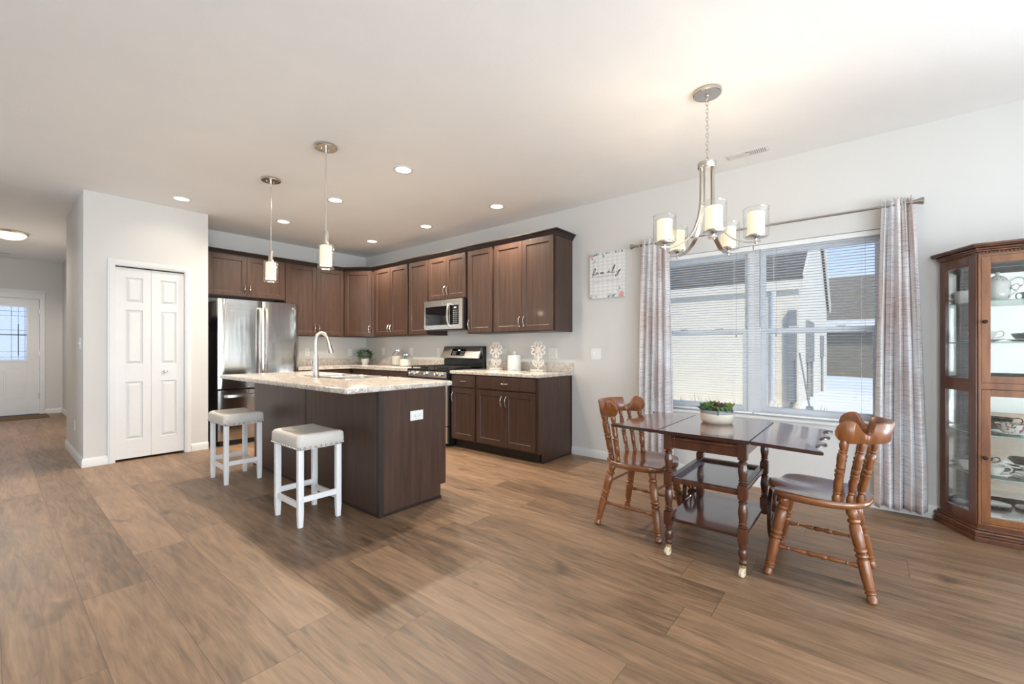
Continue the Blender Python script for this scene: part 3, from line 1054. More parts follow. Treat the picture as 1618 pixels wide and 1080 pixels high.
# ================================================================== WALL PLATES
def plate(m, w, h):
    m.box(-w / 2, w / 2, -0.006, 0, -h / 2, h / 2, 0.003)
def outlet(label, loc, rotz, gangs=1, kind='outlet', horizontal=False, group=None):
    t = thing('wall_outlet' if kind == 'outlet' else 'light_switch', label, 'outlet' if kind == 'outlet' else 'light switch', loc, rotz, group)
    w = 0.072 + 0.046 * (gangs - 1)
    m = MB()
    plate(m, *((0.118, w) if horizontal else (w, 0.118)))
    m.obj('cover_plate', WHITE, t)
    for g in range(gangs):
        x = (g - (gangs - 1) / 2) * 0.046
        if kind == 'outlet':
            for q in (-0.021, 0.021):
                m = MB(); h = MB()
                a, b = (q, x) if horizontal else (x, q)
                m.lathe([(0.0165, 0), (0.0165, 0.0022), (0.0, 0.0025)], (a, -0.006, b), (a, -1.006, b), 12)
                for dd in (-0.006, 0.006):
                    if horizontal:
                        h.box(a - 0.001, a + 0.007, -0.0093, -0.0082, b + dd - 0.0012, b + dd + 0.0012)
                    else:
                        h.box(a + dd - 0.0012, a + dd + 0.0012, -0.0093, -0.0082, b - 0.001, b + 0.007)
                h.box(a - 0.002 - (0.006 if horizontal else 0), a + 0.002 - (0.006 if horizontal else 0), -0.0093, -0.0082, b - 0.0095 + (0.0075 if horizontal else 0), b - 0.0055 + (0.0075 if horizontal else 0))
                r = m.obj('receptacle', WHITE, t)
                h.obj('slots', BLACK, r)
        else:
            m = MB(); m.box(x - 0.006, x + 0.006, -0.010, -0.005, -0.013, 0.013, 0.001); m.box(x - 0.004, x + 0.004, -0.018, -0.009, 0.0, 0.010, 0.002)
            m.obj('toggle', WHITE, t)
    return t
RW = -PI / 2
outlet('white wall outlet beside the granite splash end by the paper towel side', (XW, 2.810, 1.118), RW, 2)['label'] = 'double white outlet plate beyond the second flower ornament, near the counter end'
outlet('white outlet plate partly hidden behind the flower ornament next to the range', (XW, 3.545, 1.115), RW)
outlet('faint white outlet plate just beside the range backguard on the jar side', (XW, 4.800, 1.122), RW)
outlet('white outlet plate behind the two glass flour jars', (XW, 5.440, 1.128), RW)
outlet('white outlet plate between the leafy potted plant and the flour jars', (XW, 6.180, 1.128), RW)
outlet('white outlet plate on the back wall beside the refrigerator', (3.139, YB, 1.118), 0)
outlet('white outlet plate on the back wall next to the potted plant', (3.860, YB, 1.116), 0)
outlet('double toggle light switch plate on the wall under the family sign', (XW, 2.250, 1.115), RW, 2, 'switch')
outlet('white light switch on the hall corner wall left of the closet door', (0.60, 6.16, 1.225), RW, 2, 'switch')
outlet('low white outlet on the hall corner wall above the baseboard', (0.60, 6.60, 0.345), RW)
# ================================================================== KITCHEN CABINETS
def pull(parent, x, z, vertical=True, y=-0.020, L_=0.105):
    m = MB()
    pts = []
    for k in range(9):
        a = k / 8
        d = -0.004 - 0.024 * math.sin(PI * a) ** 0.6
        q = (a - 0.5) * L_
        pts.append((x, y + d, z + q) if vertical else (x + q, y + d, z))
    m.tube(pts, [0.0062, 0.0052, 0.0048, 0.0052, 0.0056, 0.0052, 0.0048, 0.0052, 0.0062], 8)
    return m.obj('handle', CHROME, parent)

def shaker(x0, x1, z0, z1, fr=0.058, t=0.020):
    m = MB()
    b = 0.0022
    m.box(x0, x0 + fr, -t, 0, z0, z1, b); m.box(x1 - fr, x1, -t, 0, z0, z1, b)
    m.box(x0 + fr - 0.0005, x1 - fr + 0.0005, -t, 0, z0, z0 + fr, b); m.box(x0 + fr - 0.0005, x1 - fr + 0.0005, -t, 0, z1 - fr, z1, b)
    m.box(x0 + fr - 0.002, x1 - fr + 0.002, -t + 0.009, -0.002, z0 + fr - 0.002, z1 - fr + 0.002)
    # thin sloped bead round the panel
    a0, a1, c0, c1 = x0 + fr, x1 - fr, z0 + fr, z1 - fr
    w = 0.006
    o = [(a0, c0), (a1, c0), (a1, c1), (a0, c1)]
    i_ = [(a0 + w, c0 + w), (a1 - w, c0 + w), (a1 - w, c1 - w), (a0 + w, c1 - w)]
    ov = [m.v((p[0], -t + 0.003, p[1])) for p in o]
    iv = [m.v((p[0], -t + 0.0092, p[1])) for p in i_]
    for k in range(4):
        m.f([ov[k], ov[(k + 1) % 4], iv[(k + 1) % 4], iv[k]])
    return m

def upper(label, origin, rotz, w, h, d, doors, hz=None):
    """doors: [(x0, x1, handle side 'l'/'r'/None)]"""
    t = thing('upper_cabinet', label, 'cabinet', origin, rotz, 'upper kitchen cabinets')
    m = MB(); m.box(0, w, 0, d, 0, h, 0.001); m.obj('carcass', CABSHADE, t)
    if 'free end' in label:
        m = MB(); m.box(w, w + 0.005, 0.001, d, 0.0, h, 0.001); m.obj('end_panel', CABIN, t)
    for x0, x1, s in doors:
        o = shaker(x0, x1, 0.012, h - 0.012).obj('door', CABIN, t, sharp=30)
        if s:
            pull(o, x0 + 0.030 if s == 'l' else x1 - 0.030, 0.012 + 0.105)
    return t
ZU, HU = 1.360, 1.032
XF = 3.822
DW = XW - XF - 0.003
upper('double-door dark upper cabinet at the free end of the run by the sign wall', (XF, 3.421, ZU), RW, 0.871, HU, DW, [(0.020, 0.4345, 'r'), (0.4375, 0.858, 'l')])
upper('single-door dark upper cabinet between the microwave and the end double cabinet', (XF, 3.866, ZU), RW, 0.444, HU, DW, [(0.022, 0.424, 'l')])
upper('short two-door dark upper cabinet directly above the microwave', (XF, 4.608, 1.812), RW, 0.741, HU - 0.452, DW, [(0.016, 0.366, 'r'), (0.369, 0.720, 'l')])
upper('single-door dark upper cabinet just past the microwave toward the corner', (XF, 5.047, ZU), RW, 0.438, HU, DW, [(0.022, 0.425, 'r')])
upper('double-door dark upper cabinet between the corner and single-door cabinet', (XF, 5.930, ZU), RW, 0.882, HU, DW, [(0.050, 0.451, 'r'), (0.454, 0.860, 'l')])
YF = 6.352
upper('double-door tall dark upper cabinet right beside the refrigerator top', (2.667, YF, ZU), 0, 0.888, HU, YB - YF - 0.003, [(0.010, 0.4455, 'r'), (0.4485, 0.880, 'l')])
upper('short two-door dark upper cabinet over the refrigerator', (1.648, YF, 1.846), 0, 1.018, ZU + HU - 1.846, YB - YF, [(0.090, 0.531, 'r'), (0.534, 1.008, 'l')])
# diagonal corner cabinet
t = thing('upper_cabinet', 'dark upper corner cabinet with one angled door above the plant', 'cabinet', (3.555, YF, ZU), 0, 'upper kitchen cabinets')
m = MB(); m.prism([(0, 0), (XF - 3.555, 5.93 - YF), (XW - 3.555, 5.93 - YF), (XW - 3.555, YB - YF), (0, YB - YF)], 0, HU, 0.001); m.obj('carcass', CABSHADE, t)
dvec = Vector((XF - 3.555, 5.93 - YF, 0)); ang = math.atan2(dvec.y, dvec.x); dl = dvec.length
m = shaker(0.024, dl - 0.035, 0.012, HU - 0.012)
m.bm.transform(Matrix.Rotation(ang, 4, 'Z'))
o = m.obj('door', CABIN, t, sharp=30)
h = pull(o, dl - 0.065, 0.117)
h.rotation_euler = (0, 0, ang)
# crown
CROWN = [(0.0, 2.376), (0.012, 2.378), (0.014, 2.390), (0.020, 2.396), (0.044, 2.428), (0.052, 2.431), (0.052, 2.440), (0.0, 2.440)]
m = MB()
moulding(m, [(1.648, YF), (3.555, YF), (XF, 5.93), (XF, 2.550), (XW - 0.002, 2.550)], CROWN)
tag(m.obj('crown_moulding', DARKKICK), 'dark stepped crown moulding running along the tops of the upper cabinets', 'crown moulding')['kind'] = 'thing'

def base_cab(label, origin, rotz, w, d, fronts, end_r=False, group='base kitchen cabinets'):
    """fronts: list of ('door'|'drawer', x0, x1, z0, z1, handle)"""
    t = thing('base_cabinet', label, 'cabinet', origin, rotz, group)
    m = MB(); m.box(0, w, 0, d, 0.105, 0.874, 0.001); m.obj('carcass', CABSHADE, t)
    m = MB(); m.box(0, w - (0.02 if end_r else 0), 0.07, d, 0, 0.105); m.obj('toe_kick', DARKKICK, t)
    for k, x0, x1, z0, z1, s in fronts:
        if k == 'door':
            o = shaker(x0, x1, z0, z1).obj('door', CABIN, t, sharp=30)
            if s:
                pull(o, x0 + 0.030 if s == 'l' else x1 - 0.030, z1 - 0.105)
        else:
            m = MB(); m.box(x0, x1, -0.020, 0, z0, z1, 0.004); o = m.obj('drawer', CABIN, t)
            pull(o, (x0 + x1) / 2, (z0 + z1) / 2, False)
    if end_r:
        m = MB()
        m.prism([(0.066, 0.0), (d, 0.0), (d, 0.874), (-0.0, 0.874), (-0.0, 0.102), (0.066, 0.102)], 0, 0.019, 0.001)
        m.bm.transform(Matrix(((0, 0, 1, w - 0.0005), (1, 0, 0, 0), (0, 1, 0, 0), (0, 0, 0, 1))))
        m.obj('end_panel', CABIN, t)
        m = MB(); m.box(w + 0.018, w + 0.026, 0.066, d, 0, 0.018, 0.003); m.box(w + 0.018, w + 0.023, d - 0.022, d - 0.001, 0.018, 0.87)
        m.obj('scribe_moulding', DARKKICK, t)
    return t
XB = 3.530
DB = XW - XB - 0.003
base_cab('narrow dark base cabinet with one drawer and door next to the range', (XB, 3.838, 0), RW, 0.412, DB,
         [('drawer', 0.016, 0.398, 0.728, 0.862, 1), ('door', 0.016, 0.398, 0.120, 0.712, 'l')])
base_cab('wide dark base cabinet with one drawer over two doors at the counter end', (XB, 3.425, 0), RW, 0.852, DB,
         [('drawer', 0.014, 0.838, 0.728, 0.862, 1), ('door', 0.014, 0.4245, 0.120, 0.712, 'r'), ('door', 0.4275, 0.838, 0.120, 0.712, 'l')], True)
base_cab('dark base cabinet under the flour jars, mostly behind the island', (XB, 6.055, 0), RW, 1.433, DB,
         [('drawer', 0.06, 0.50, 0.728, 0.862, 1), ('door', 0.06, 0.50, 0.120, 0.712, 'r'), ('drawer', 0.515, 0.96, 0.728, 0.862, 1), ('door', 0.515, 0.96, 0.12, 0.712, 'l'), ('drawer', 0.975, 1.42, 0.728, 0.862, 1), ('door', 0.975, 1.42, 0.12, 0.712, 'l')])
base_cab('dark base cabinet on the back wall beside the refrigerator', (2.705, 6.075, 0), 0, 0.80, YB - 6.075,
         [('drawer', 0.02, 0.40, 0.728, 0.862, 1), ('door', 0.02, 0.40, 0.120, 0.712, 'r'), ('drawer', 0.415, 0.78, 0.728, 0.862, 1), ('door', 0.415, 0.78, 0.120, 0.712, 'l')])
# corner filler body behind the two runs belongs to the corner cabinet under the counter
t = thing('base_cabinet', 'dark blind corner base cabinet under the potted plant', 'cabinet', (3.506, 6.076, 0), 0, 'base kitchen cabinets')
m = MB(); m.box(0, XW - 3.506, 0, YB - 6.076, 0.105, 0.874); m.obj('carcass', CABSHADE, t)
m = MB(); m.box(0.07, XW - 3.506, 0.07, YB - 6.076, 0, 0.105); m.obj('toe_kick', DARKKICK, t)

# countertops
def slab(pts, z0=0.876, z1=0.914, bev=0.008):
    m = MB(); m.prism(pts, z0, z1, bev, 3); return m
t = thing('countertop', 'speckled beige granite countertop wrapping the back corner by the refrigerator', 'countertop', (2.70, 6.04, 0.876))
m = slab([(2.700, YB - 0.001), (2.700, 6.035), (3.500, 6.035), (3.500, 4.613), (XW - 0.001, 4.613), (XW - 0.001, YB - 0.001)]); m.bm.transform(Matrix.Translation((-2.70, -6.04, -0.876))); m.obj('slab', GRANITE, t)
m = MB(); m.box(0, XW - 2.702 - 0.02, YB - 6.04 - 0.021, YB - 6.04 - 0.001, 0.038, 0.138, 0.003); m.box(XW - 2.70 - 0.021, XW - 2.70 - 0.001, 4.613 - 6.04, YB - 6.04 - 0.001, 0.038, 0.138, 0.003); m.obj('backsplash', GRANITE, t)
t = thing('countertop', 'speckled beige granite countertop holding the flower ornaments', 'countertop', (3.50, 2.535, 0.876))
m = slab([(3.500, 3.842), (3.500, 2.535), (XW - 0.001, 2.535), (XW - 0.001, 3.842)]); m.bm.transform(Matrix.Translation((-3.50, -2.535, -0.876))); m.obj('slab', GRANITE, t)
m = MB(); m.box(XW - 3.50 - 0.021, XW - 3.50 - 0.001, 0, 1.307, 0.038, 0.138, 0.003); m.obj('backsplash', GRANITE, t)

# ================================================================== ISLAND
t = thing('kitchen_island', 'dark wood kitchen island cabinet with an outlet on its end panel', 'kitchen island', (1.72, 2.60, 0))
ix, iy = 2.325 - 1.72, 4.81 - 2.60
m = MB(); m.box(0.012, ix, 0.016, iy - 0.016, 0.105, 0.125); m.box(0.012, 0.030, 0.016, iy - 0.016, 0.125, 0.8755); m.box(ix - 0.02, ix, 0.016, iy - 0.016, 0.125, 0.8755); m.box(0.03, ix - 0.02, 0.016, 0.034, 0.125, 0.8755); m.box(0.03, ix - 0.02, iy - 0.034, iy - 0.016, 0.125, 0.8755); m.obj('carcass', CABSHADE, t)
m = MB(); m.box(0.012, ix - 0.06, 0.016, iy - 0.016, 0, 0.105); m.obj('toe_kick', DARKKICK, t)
for a, b in ((0.030, 1.082), (1.094, iy - 0.012)):
    m = MB(); m.box(0.0, 0.012, a, b, 0.0, 0.875, 0.001); m.obj('back_panel', CABIN, t)
m = MB(); m.box(-0.003, 0.012, 1.082, 1.094, 0, 0.875, 0.001); m.obj('seam_batten', DARKKICK, t)
m = MB(); m.prism([(0.03, 0), (ix - 0.055, 0), (ix - 0.055, 0.105), (ix, 0.105), (ix, 0.875), (0.03, 0.875)], 0, 0.016, 0.001)
m.bm.transform(Matrix(((1, 0, 0, 0), (0, 0, -1, 0.016), (0, 1, 0, 0), (0, 0, 0, 1)))); m.obj('end_panel', CABIN, t)
m = MB(); m.box(-0.006, 0.030, -0.005, 0.032, 0, 0.875, 0.002); m.obj('corner_post', DARKKICK, t)
m = MB(); m.box(0.012, ix, iy - 0.016, iy, 0.0, 0.875, 0.001); m.obj('end_panel', CABIN, t)
m = MB(); m.box(0.031, ix - 0.053, -0.007, -0.0005, 0, 0.020, 0.002); m.box(-0.007, -0.0005, 0.033, iy, 0, 0.020, 0.002); m.obj('base_strip', DARKKICK, t)
# kitchen-side doors
for k in range(4):
    a = 0.02 + k * (iy - 0.04) / 4
    m = shaker(0, (iy - 0.04) / 4 - 0.006, 0.120, 0.862); m.bm.transform(Matrix.Translation((ix, a, 0)) @ Matrix.Rotation(PI / 2, 4, 'Z'))
    d_ = m.obj('door', CABIN, t, sharp=30)
# island counter with a cut-out for the sink
SX0, SX1, SY0, SY1 = 1.905, 2.330, 3.34, 4.16
ox0, ox1, oy0, oy1 = 1.462, 2.392, 2.578, 4.975
def rrect(x0, x1, y0, y1, r, n=5):
    out = []
    for cx0, cy0, a0 in ((x1 - r, y1 - r, 0), (x0 + r, y1 - r, 90), (x0 + r, y0 + r, 180), (x1 - r, y0 + r, 270)):
        for k in range(n + 1):
            a = math.radians(a0 + 90 * k / n)
            out.append((cx0 + r * math.cos(a), cy0 + r * math.sin(a)))
    return out
t = thing('countertop', 'speckled granite island countertop with the double sink set in it', 'countertop', (ox0, oy0, 0.876))
m = MB()
levels = [(0.010, 0.876), (0.003, 0.879), (0.0, 0.884), (0.0, 0.906), (0.003, 0.911), (0.010, 0.914)]
rings = [[m.v((p[0], p[1], z)) for p in rrect(ox0 + i_, ox1 - i_, oy0 + i_, oy1 - i_, 0.030)] for i_, z in levels]
for a, b in zip(rings, rings[1:]):
    for k in range(len(a)):
        m.f([a[k], a[(k + 1) % len(a)], b[(k + 1) % len(a)], b[k]])
hole = [(SX0 + 0.015, SY0 + 0.015), (SX1 - 0.015, SY0 + 0.015), (SX1 - 0.015, SY1 - 0.015), (SX0 + 0.015, SY1 - 0.015)]
for ring_, z in ((rings[0], 0.876), (rings[-1], 0.914)):
    hv = [m.v((p[0], p[1], z)) for p in hole]
    es = [m.bm.edges.get((ring_[k], ring_[(k + 1) % len(ring_)])) for k in range(len(ring_))]
    es += [m.bm.edges.new((hv[k], hv[(k + 1) % 4])) for k in range(4)]
    bmesh.ops.triangle_fill(m.bm, use_beauty=True, edges=es)
    if z < 0.9:
        hlo = hv
for k in range(4):
    m.f([hlo[k], hlo[(k + 1) % 4], hv[(k + 1) % 4], hv[k]])
m.bm.transform(Matrix.Translation((-ox0, -oy0, -0.876)))
m.obj('slab', GRANITE, t)
# sink
t = thing('kitchen_sink', 'shallow stainless double-bowl sink set in the island countertop', 'sink', (SX0, SY0, 0.914))
m = MB()
w_, l_ = SX1 - SX0, SY1 - SY0
outer = [m.v((p[0], p[1], 0.0005)) for p in rrect(0, w_, 0, l_, 0.04)]
outer2 = [m.v((p[0], p[1], 0.006)) for p in rrect(0.006, w_ - 0.006, 0.006, l_ - 0.006, 0.04)]
for k in range(len(outer)):
    m.f([outer[k], outer[(k + 1) % len(outer)], outer2[(k + 1) % len(outer)], outer2[k]])
es = [m.bm.edges.get((outer2[k], outer2[(k + 1) % len(outer2)])) for k in range(len(outer2))]
bowls = []
for a, b in ((0.03, l_ / 2 - 0.014), (l_ / 2 + 0.014, l_ - 0.03)):
    rr = [m.v((p[0], p[1], 0.006)) for p in rrect(0.03, w_ - 0.03, a, b, 0.045)]
    es += [m.bm.edges.new((rr[k], rr[(k + 1) % len(rr)])) for k in range(len(rr))]
    bowls.append((rr, a, b))
bmesh.ops.triangle_fill(m.bm, use_beauty=True, edges=es)
m.obj('rim', CHROME, t)
for rr, a, b in bowls:
    m = MB()
    prev = None
    for ins, z in ((0.0, 0.006), (0.004, 0.0), (0.010, -0.12), (0.03, -0.15), (0.10, -0.155)):
        cur = [m.v((p[0], p[1], z)) for p in rrect(0.03 + ins, w_ - 0.03 - ins, a + ins, b - ins, 0.045 if ins < 0.05 else 0.02)]
        if prev:
            for k in range(len(cur)):
                m.f([prev[k], prev[(k + 1) % len(cur)], cur[(k + 1) % len(cur)], cur[k]])
        prev = cur
    m.f(prev)
    m.obj('bowl', STEEL, t)
# faucet
t = thing('kitchen_faucet', 'tall gooseneck pull-down faucet in brushed metal on the island', 'faucet', (1.835, 3.744, 0.914))
m = MB(); m.lathe([(0.0, 0), (0.031, 0.0), (0.031, 0.006), (0.028, 0.012), (0.0255, 0.05), (0.021, 0.12), (0.0185, 0.19), (0.0185, 0.20)]); m.obj('body', NICKEL, t)
m = MB()
arc = [(0, 0, 0.19), (0, 0, 0.26), (0, 0, 0.315)] + [(0.053 - 0.053 * math.cos(a), 0, 0.335 + 0.062 * math.sin(a)) for a in [PI * k / 12 for k in range(0, 11)]]
arc.append((0.113, 0, 0.325))
m.tube(arc, 0.0155, 12); m.obj('spout', NICKEL, t)
m = MB(); m.lathe([(0.0165, 0), (0.0175, 0.1), (0.0165, 0.2), (0.0225, 0.8), (0.0225, 0.95), (0.018, 1.0), (0.0, 1.0)], (0.112, 0, 0.328), (0.140, 0, 0.218), 16); m.obj('spray_head', NICKEL, t)
m = MB(); m.lathe([(0.015, 0), (0.015, 0.5), (0.010, 0.8), (0.012, 1.0), (0.0, 1.0)], (0, 0.0, 0.07), (-0.005, 0.060, 0.075), 12); m.tube([(0, 0.05, 0.075), (0, 0.065, 0.10), (0, 0.075, 0.15)], [0.006, 0.006, 0.005], 8); m.obj('lever', NICKEL, t)
outlet('white outlet set sideways on the end panel of the dark island', (2.037, 2.5995, 0.676), 0, 1, 'outlet', True)

# ================================================================== REFRIGERATOR
t = thing('refrigerator', 'stainless french-door refrigerator with a bottom freezer drawer', 'refrigerator', (1.742, 5.949, 0))
FW = 0.947
m = MB(); m.box(0.004, FW - 0.004, 0.075, 0.715, 0.03, 1.755, 0.004); m.box(0.03, FW - 0.03, 0.09, 0.70, 0.0, 0.03); m.obj('body', BLACK, t)
def fdoor(x0, x1, z0, z1):
    m = MB()
    n = 12
    front = []
    for k in range(n + 1):
        u = k / n
        x = x0 + (x1 - x0) * u
        e = min(u, 1 - u) * (x1 - x0)
        y = 0.004 + (0.010 * (1 - e / 0.012) ** 2 if e < 0.012 else 0.0)
        front.append((x, y))
    pts = front + [(x1, 0.065), (x0, 0.065)]
    m.prism(pts, z0, z1, 0.002)
    return m
def curved_door(x0, x1, z0, z1):
    m = MB()
    n = 16
    front = []
    for k in range(n + 1):
        u = k / n
        X_ = x0 + (x1 - x0) * u
        g = (X_ / FW - 0.5) * 2
        y = 0.016 * g * g
        e = min(u, 1 - u) * (x1 - x0)
        if e < 0.01:
            y += 0.008 * (1 - e / 0.01)
        front.append((X_, y))
    m.prism(front + [(x1, 0.068), (x0, 0.068)], z0, z1, 0.002)
    return m
dl_ = curved_door(0.002, 0.478, 0.690, 1.776).obj('door', FRIDGE, t)
dr_ = curved_door(0.484, FW - 0.002, 0.690, 1.776).obj('door', FRIDGE, t)
fz = curved_door(0.002, FW - 0.002, 0.065, 0.668).obj('freezer_drawer', FRIDGE, t)
for p, x in ((dl_, 0.446), (dr_, 0.516)):
    m = MB()
    pts = [(x, 0.0, 1.685), (x, -0.035, 1.68), (x, -0.052, 1.62), (x, -0.060, 1.40), (x, -0.062, 1.23), (x, -0.060, 1.05), (x, -0.052, 0.85), (x, -0.035, 0.79), (x, 0.0, 0.785)]
    m.tube(pts, 1.0, sect=[(-0.013, -0.009), (0.013, -0.009), (0.015, 0.0), (0.013, 0.009), (-0.013, 0.009), (-0.015, 0.0)], up=(0, 1, 0.001))
    m.obj('handle', STEEL, p)
m = MB()
pts = [(0.07, 0.01, 0.600), (0.072, -0.030, 0.600), (0.10, -0.050, 0.600), (0.30, -0.060, 0.600), (FW / 2, -0.063, 0.600), (FW - 0.30, -0.060, 0.600), (FW - 0.10, -0.050, 0.600), (FW - 0.072, -0.030, 0.600), (FW - 0.07, 0.01, 0.600)]
m.tube(pts, 1.0, sect=[(-0.009, -0.014), (0.009, -0.014), (0.009, 0.014), (-0.009, 0.014)], up=(0, 0, 1)); m.obj('handle', STEEL, fz)
for x in (0.05, FW - 0.05):
    m = MB(); m.box(x - 0.04, x + 0.04, 0.05, 0.14, 1.777, 1.788, 0.004); m.obj('hinge_cover', BLACK, t)
m = MB(); m.box(0.02, FW - 0.02, 0.03, 0.07, 0.0, 0.058); m.obj('toe_grille', BLACK, t)
# round maker badge: ring with two looping initials
lb = (0.866, 0.0085, 1.708)
m = MB(); m.lathe([(0.019, 0), (0.019, 0.0022), (0.0, 0.0022)], lb, (lb[0], lb[1] - 1, lb[2]), 20)
bd = m.obj('badge', GREYCER, dr_)
m = MB()
m.tube([(lb[0] + 0.0165 * math.cos(a), lb[1] - 0.003, lb[2] + 0.0165 * math.sin(a)) for a in [k * PI / 10 for k in range(20)]], 0.0012, 5, True)
m.tube(spline([(lb[0] - 0.002, lb[1] - 0.003, lb[2] + 0.008), (lb[0] - 0.008, lb[1] - 0.003, lb[2] + 0.006), (lb[0] - 0.009, lb[1] - 0.003, lb[2] - 0.002), (lb[0] - 0.004, lb[1] - 0.003, lb[2] - 0.003), (lb[0] - 0.002, lb[1] - 0.003, lb[2] + 0.001), (lb[0] - 0.003, lb[1] - 0.003, lb[2] - 0.010)], 4), 0.001, 5)
m.tube(spline([(lb[0] + 0.009, lb[1] - 0.003, lb[2] + 0.007), (lb[0] + 0.003, lb[1] - 0.003, lb[2] + 0.007), (lb[0] + 0.003, lb[1] - 0.003, lb[2] + 0.002), (lb[0] + 0.006, lb[1] - 0.003, lb[2] + 0.001), (lb[0] + 0.002, lb[1] - 0.003, lb[2] - 0.003), (lb[0] + 0.004, lb[1] - 0.003, lb[2] - 0.009), (lb[0] + 0.010, lb[1] - 0.003, lb[2] - 0.005)], 4), 0.001, 5)
m.obj('monogram', CHROME, bd)

# ================================================================== MICROWAVE
t = thing('microwave', 'stainless over-the-range microwave with a black window and keypad', 'microwave', (3.745, 4.618, 1.412), RW)
MW, MH = 0.733, 0.392
m = MB(); m.box(0.002, MW - 0.002, 0.035, 0.41, 0.006, MH - 0.002, 0.003); m.box(0.02, MW - 0.02, 0.06, 0.38, 0.0, 0.007); m.obj('body', BLACK, t)
m = MB()
wx0, wx1, wz0, wz1, kx0, kx1 = 0.028, 0.495, 0.078, 0.305, 0.545, 0.668
# stainless face as a frame round the window and the keypad
m.box(0.0, MW, 0.0, 0.036, wz1 + 0.008, MH, 0.003); m.box(0.0, MW, 0.0, 0.036, 0.012, wz0 - 0.008, 0.003)
m.box(0.0, wx0, 0.0, 0.036, wz0 - 0.009, wz1 + 0.009); m.box(wx1, kx0 - 0.04, 0.0, 0.036, wz0 - 0.009, wz1 + 0.009); m.box(kx1 + 0.004, MW, 0.0, 0.036, wz0 - 0.009, wz1 + 0.009, 0.002)
fd = m.obj('door', STEEL, t)
m = MB(); m.box(wx0 - 0.001, wx1 + 0.001, 0.004, 0.036, wz0 - 0.009, wz1 + 0.009); m.obj('window', BLACKGLASS, fd)
m = MB(); m.box(kx0 - 0.041, kx1 + 0.005, 0.002, 0.036, wz0 - 0.009, wz1 + 0.009); kp = m.obj('keypad', BLACKGLASS, t)
m = MB()
for r in range(7):
    for c in range(3):
        m.box(kx0 + 0.022 + c * 0.030, kx0 + 0.038 + c * 0.030, 0.0008, 0.002, wz0 + 0.012 + r * 0.025, wz0 + 0.022 + r * 0.025)
m.obj('key', DIAL, kp)
m = MB()
for c in range(4):
    m.box(kx0 + 0.042 + c * 0.011, kx0 + 0.049 + c * 0.011, 0.0008, 0.002, wz1 - 0.030, wz1 - 0.016)
m.obj('clock_display', DISPLAY, kp)
m = MB(); m.tube([(0.515, 0.004, 0.335), (0.515, -0.030, 0.325), (0.513, -0.044, 0.26), (0.513, -0.048, 0.19), (0.513, -0.044, 0.12), (0.515, -0.030, 0.058), (0.515, 0.004, 0.050)], 1.0, sect=[(-0.012, -0.008), (0.012, -0.008), (0.014, 0.0), (0.012, 0.008), (-0.012, 0.008), (-0.014, 0)], up=(0, 1, 0.001)); m.obj('handle', STEEL, fd)
m = MB(); m.lathe([(0.013, 0), (0.013, 0.002), (0, 0.002)], (0.365, 0.0, 0.350), (0.365, -1, 0.350), 16); m.obj('badge', GREYCER, fd)
m = MB(); m.box(0.05, MW - 0.05, 0.02, 0.05, -0.004, 0.013); m.obj('vent_grille', BLACK, t)

# ================================================================== RANGE
t = thing('gas_range', 'stainless and black gas range with a tall control backguard', 'range', (3.455, 4.606, 0), RW)
GW = 0.756
m = MB(); m.box(0.003, GW - 0.003, 0.05, 0.69, 0.03, 0.905, 0.002); m.box(0.03, GW - 0.03, 0.10, 0.66, 0, 0.03); m.obj('body', BLACK, t)
m = MB(); m.box(0.006, GW - 0.006, 0.018, 0.052, 0.25, 0.795, 0.006); od = m.obj('oven_door', STEEL, t)
m = MB(); m.box(0.12, GW - 0.12, 0.014, 0.020, 0.36, 0.66); m.obj('window', BLACKGLASS, od)
m = MB(); m.tube([(0.06, 0.02, 0.745), (0.06, -0.03, 0.745), (0.09, -0.04, 0.745), (GW - 0.09, -0.04, 0.745), (GW - 0.06, -0.03, 0.745), (GW - 0.06, 0.02, 0.745)], 0.012, 10); m.obj('handle', STEEL, od)
m = MB(); m.box(0.006, GW - 0.006, 0.018, 0.052, 0.04, 0.24, 0.006); m.obj('storage_drawer', STEEL, t)
m = MB(); m.prism([(0.012, 0.822), (0.060, 0.822), (0.060, 0.908), (0.004, 0.896)], 0.004, GW - 0.004, 0.002)
m.bm.transform(Matrix(((0, 0, 1, 0), (1, 0, 0, 0), (0, 1, 0, 0), (0, 0, 0, 1)))); m.obj('control_panel', STEEL, t)
m = MB(); m.box(0.0, GW, 0.010, 0.055, 0.800, 0.822, 0.003); m.box(0.0, 0.006, 0.004, 0.06, 0.82, 0.905); m.box(GW - 0.006, GW, 0.004, 0.06, 0.82, 0.905); m.obj('front_trim', BLACK, t)
for x in (0.085, 0.185, 0.378, 0.571, 0.671):
    m = MB(); m.lathe([(0.027, 0), (0.027, 0.008), (0.022, 0.012), (0.020, 0.036), (0.0, 0.038)], (x, 0.010, 0.862), (x, -0.99, 0.972), 18); m.box(x - 0.005, x + 0.005, -0.034, -0.020, 0.848, 0.884, 0.002); m.obj('knob', STEEL, t)
m = MB(); m.box(0.0, GW, 0.006, 0.66, 0.904, 0.922, 0.006); m.obj('cooktop', BLACK, t)
for gx in (0.03, 0.28, 0.53):
    m = MB()
    w3 = 0.196
    for y in (0.05, 0.33, 0.62):
        m.box(gx, gx + w3, y, y + 0.012, 0.938, 0.952, 0.002)
    for k in range(4):
        x = gx + k * (w3 - 0.012) / 3
        m.box(x, x + 0.012, 0.05, 0.632, 0.940, 0.954, 0.002)
    for x in (gx, gx + w3 - 0.012):
        for y in (0.05, 0.62):
            m.box(x, x + 0.012, y, y + 0.012, 0.921, 0.94)
    m.obj('grate', CASTIRON, t)
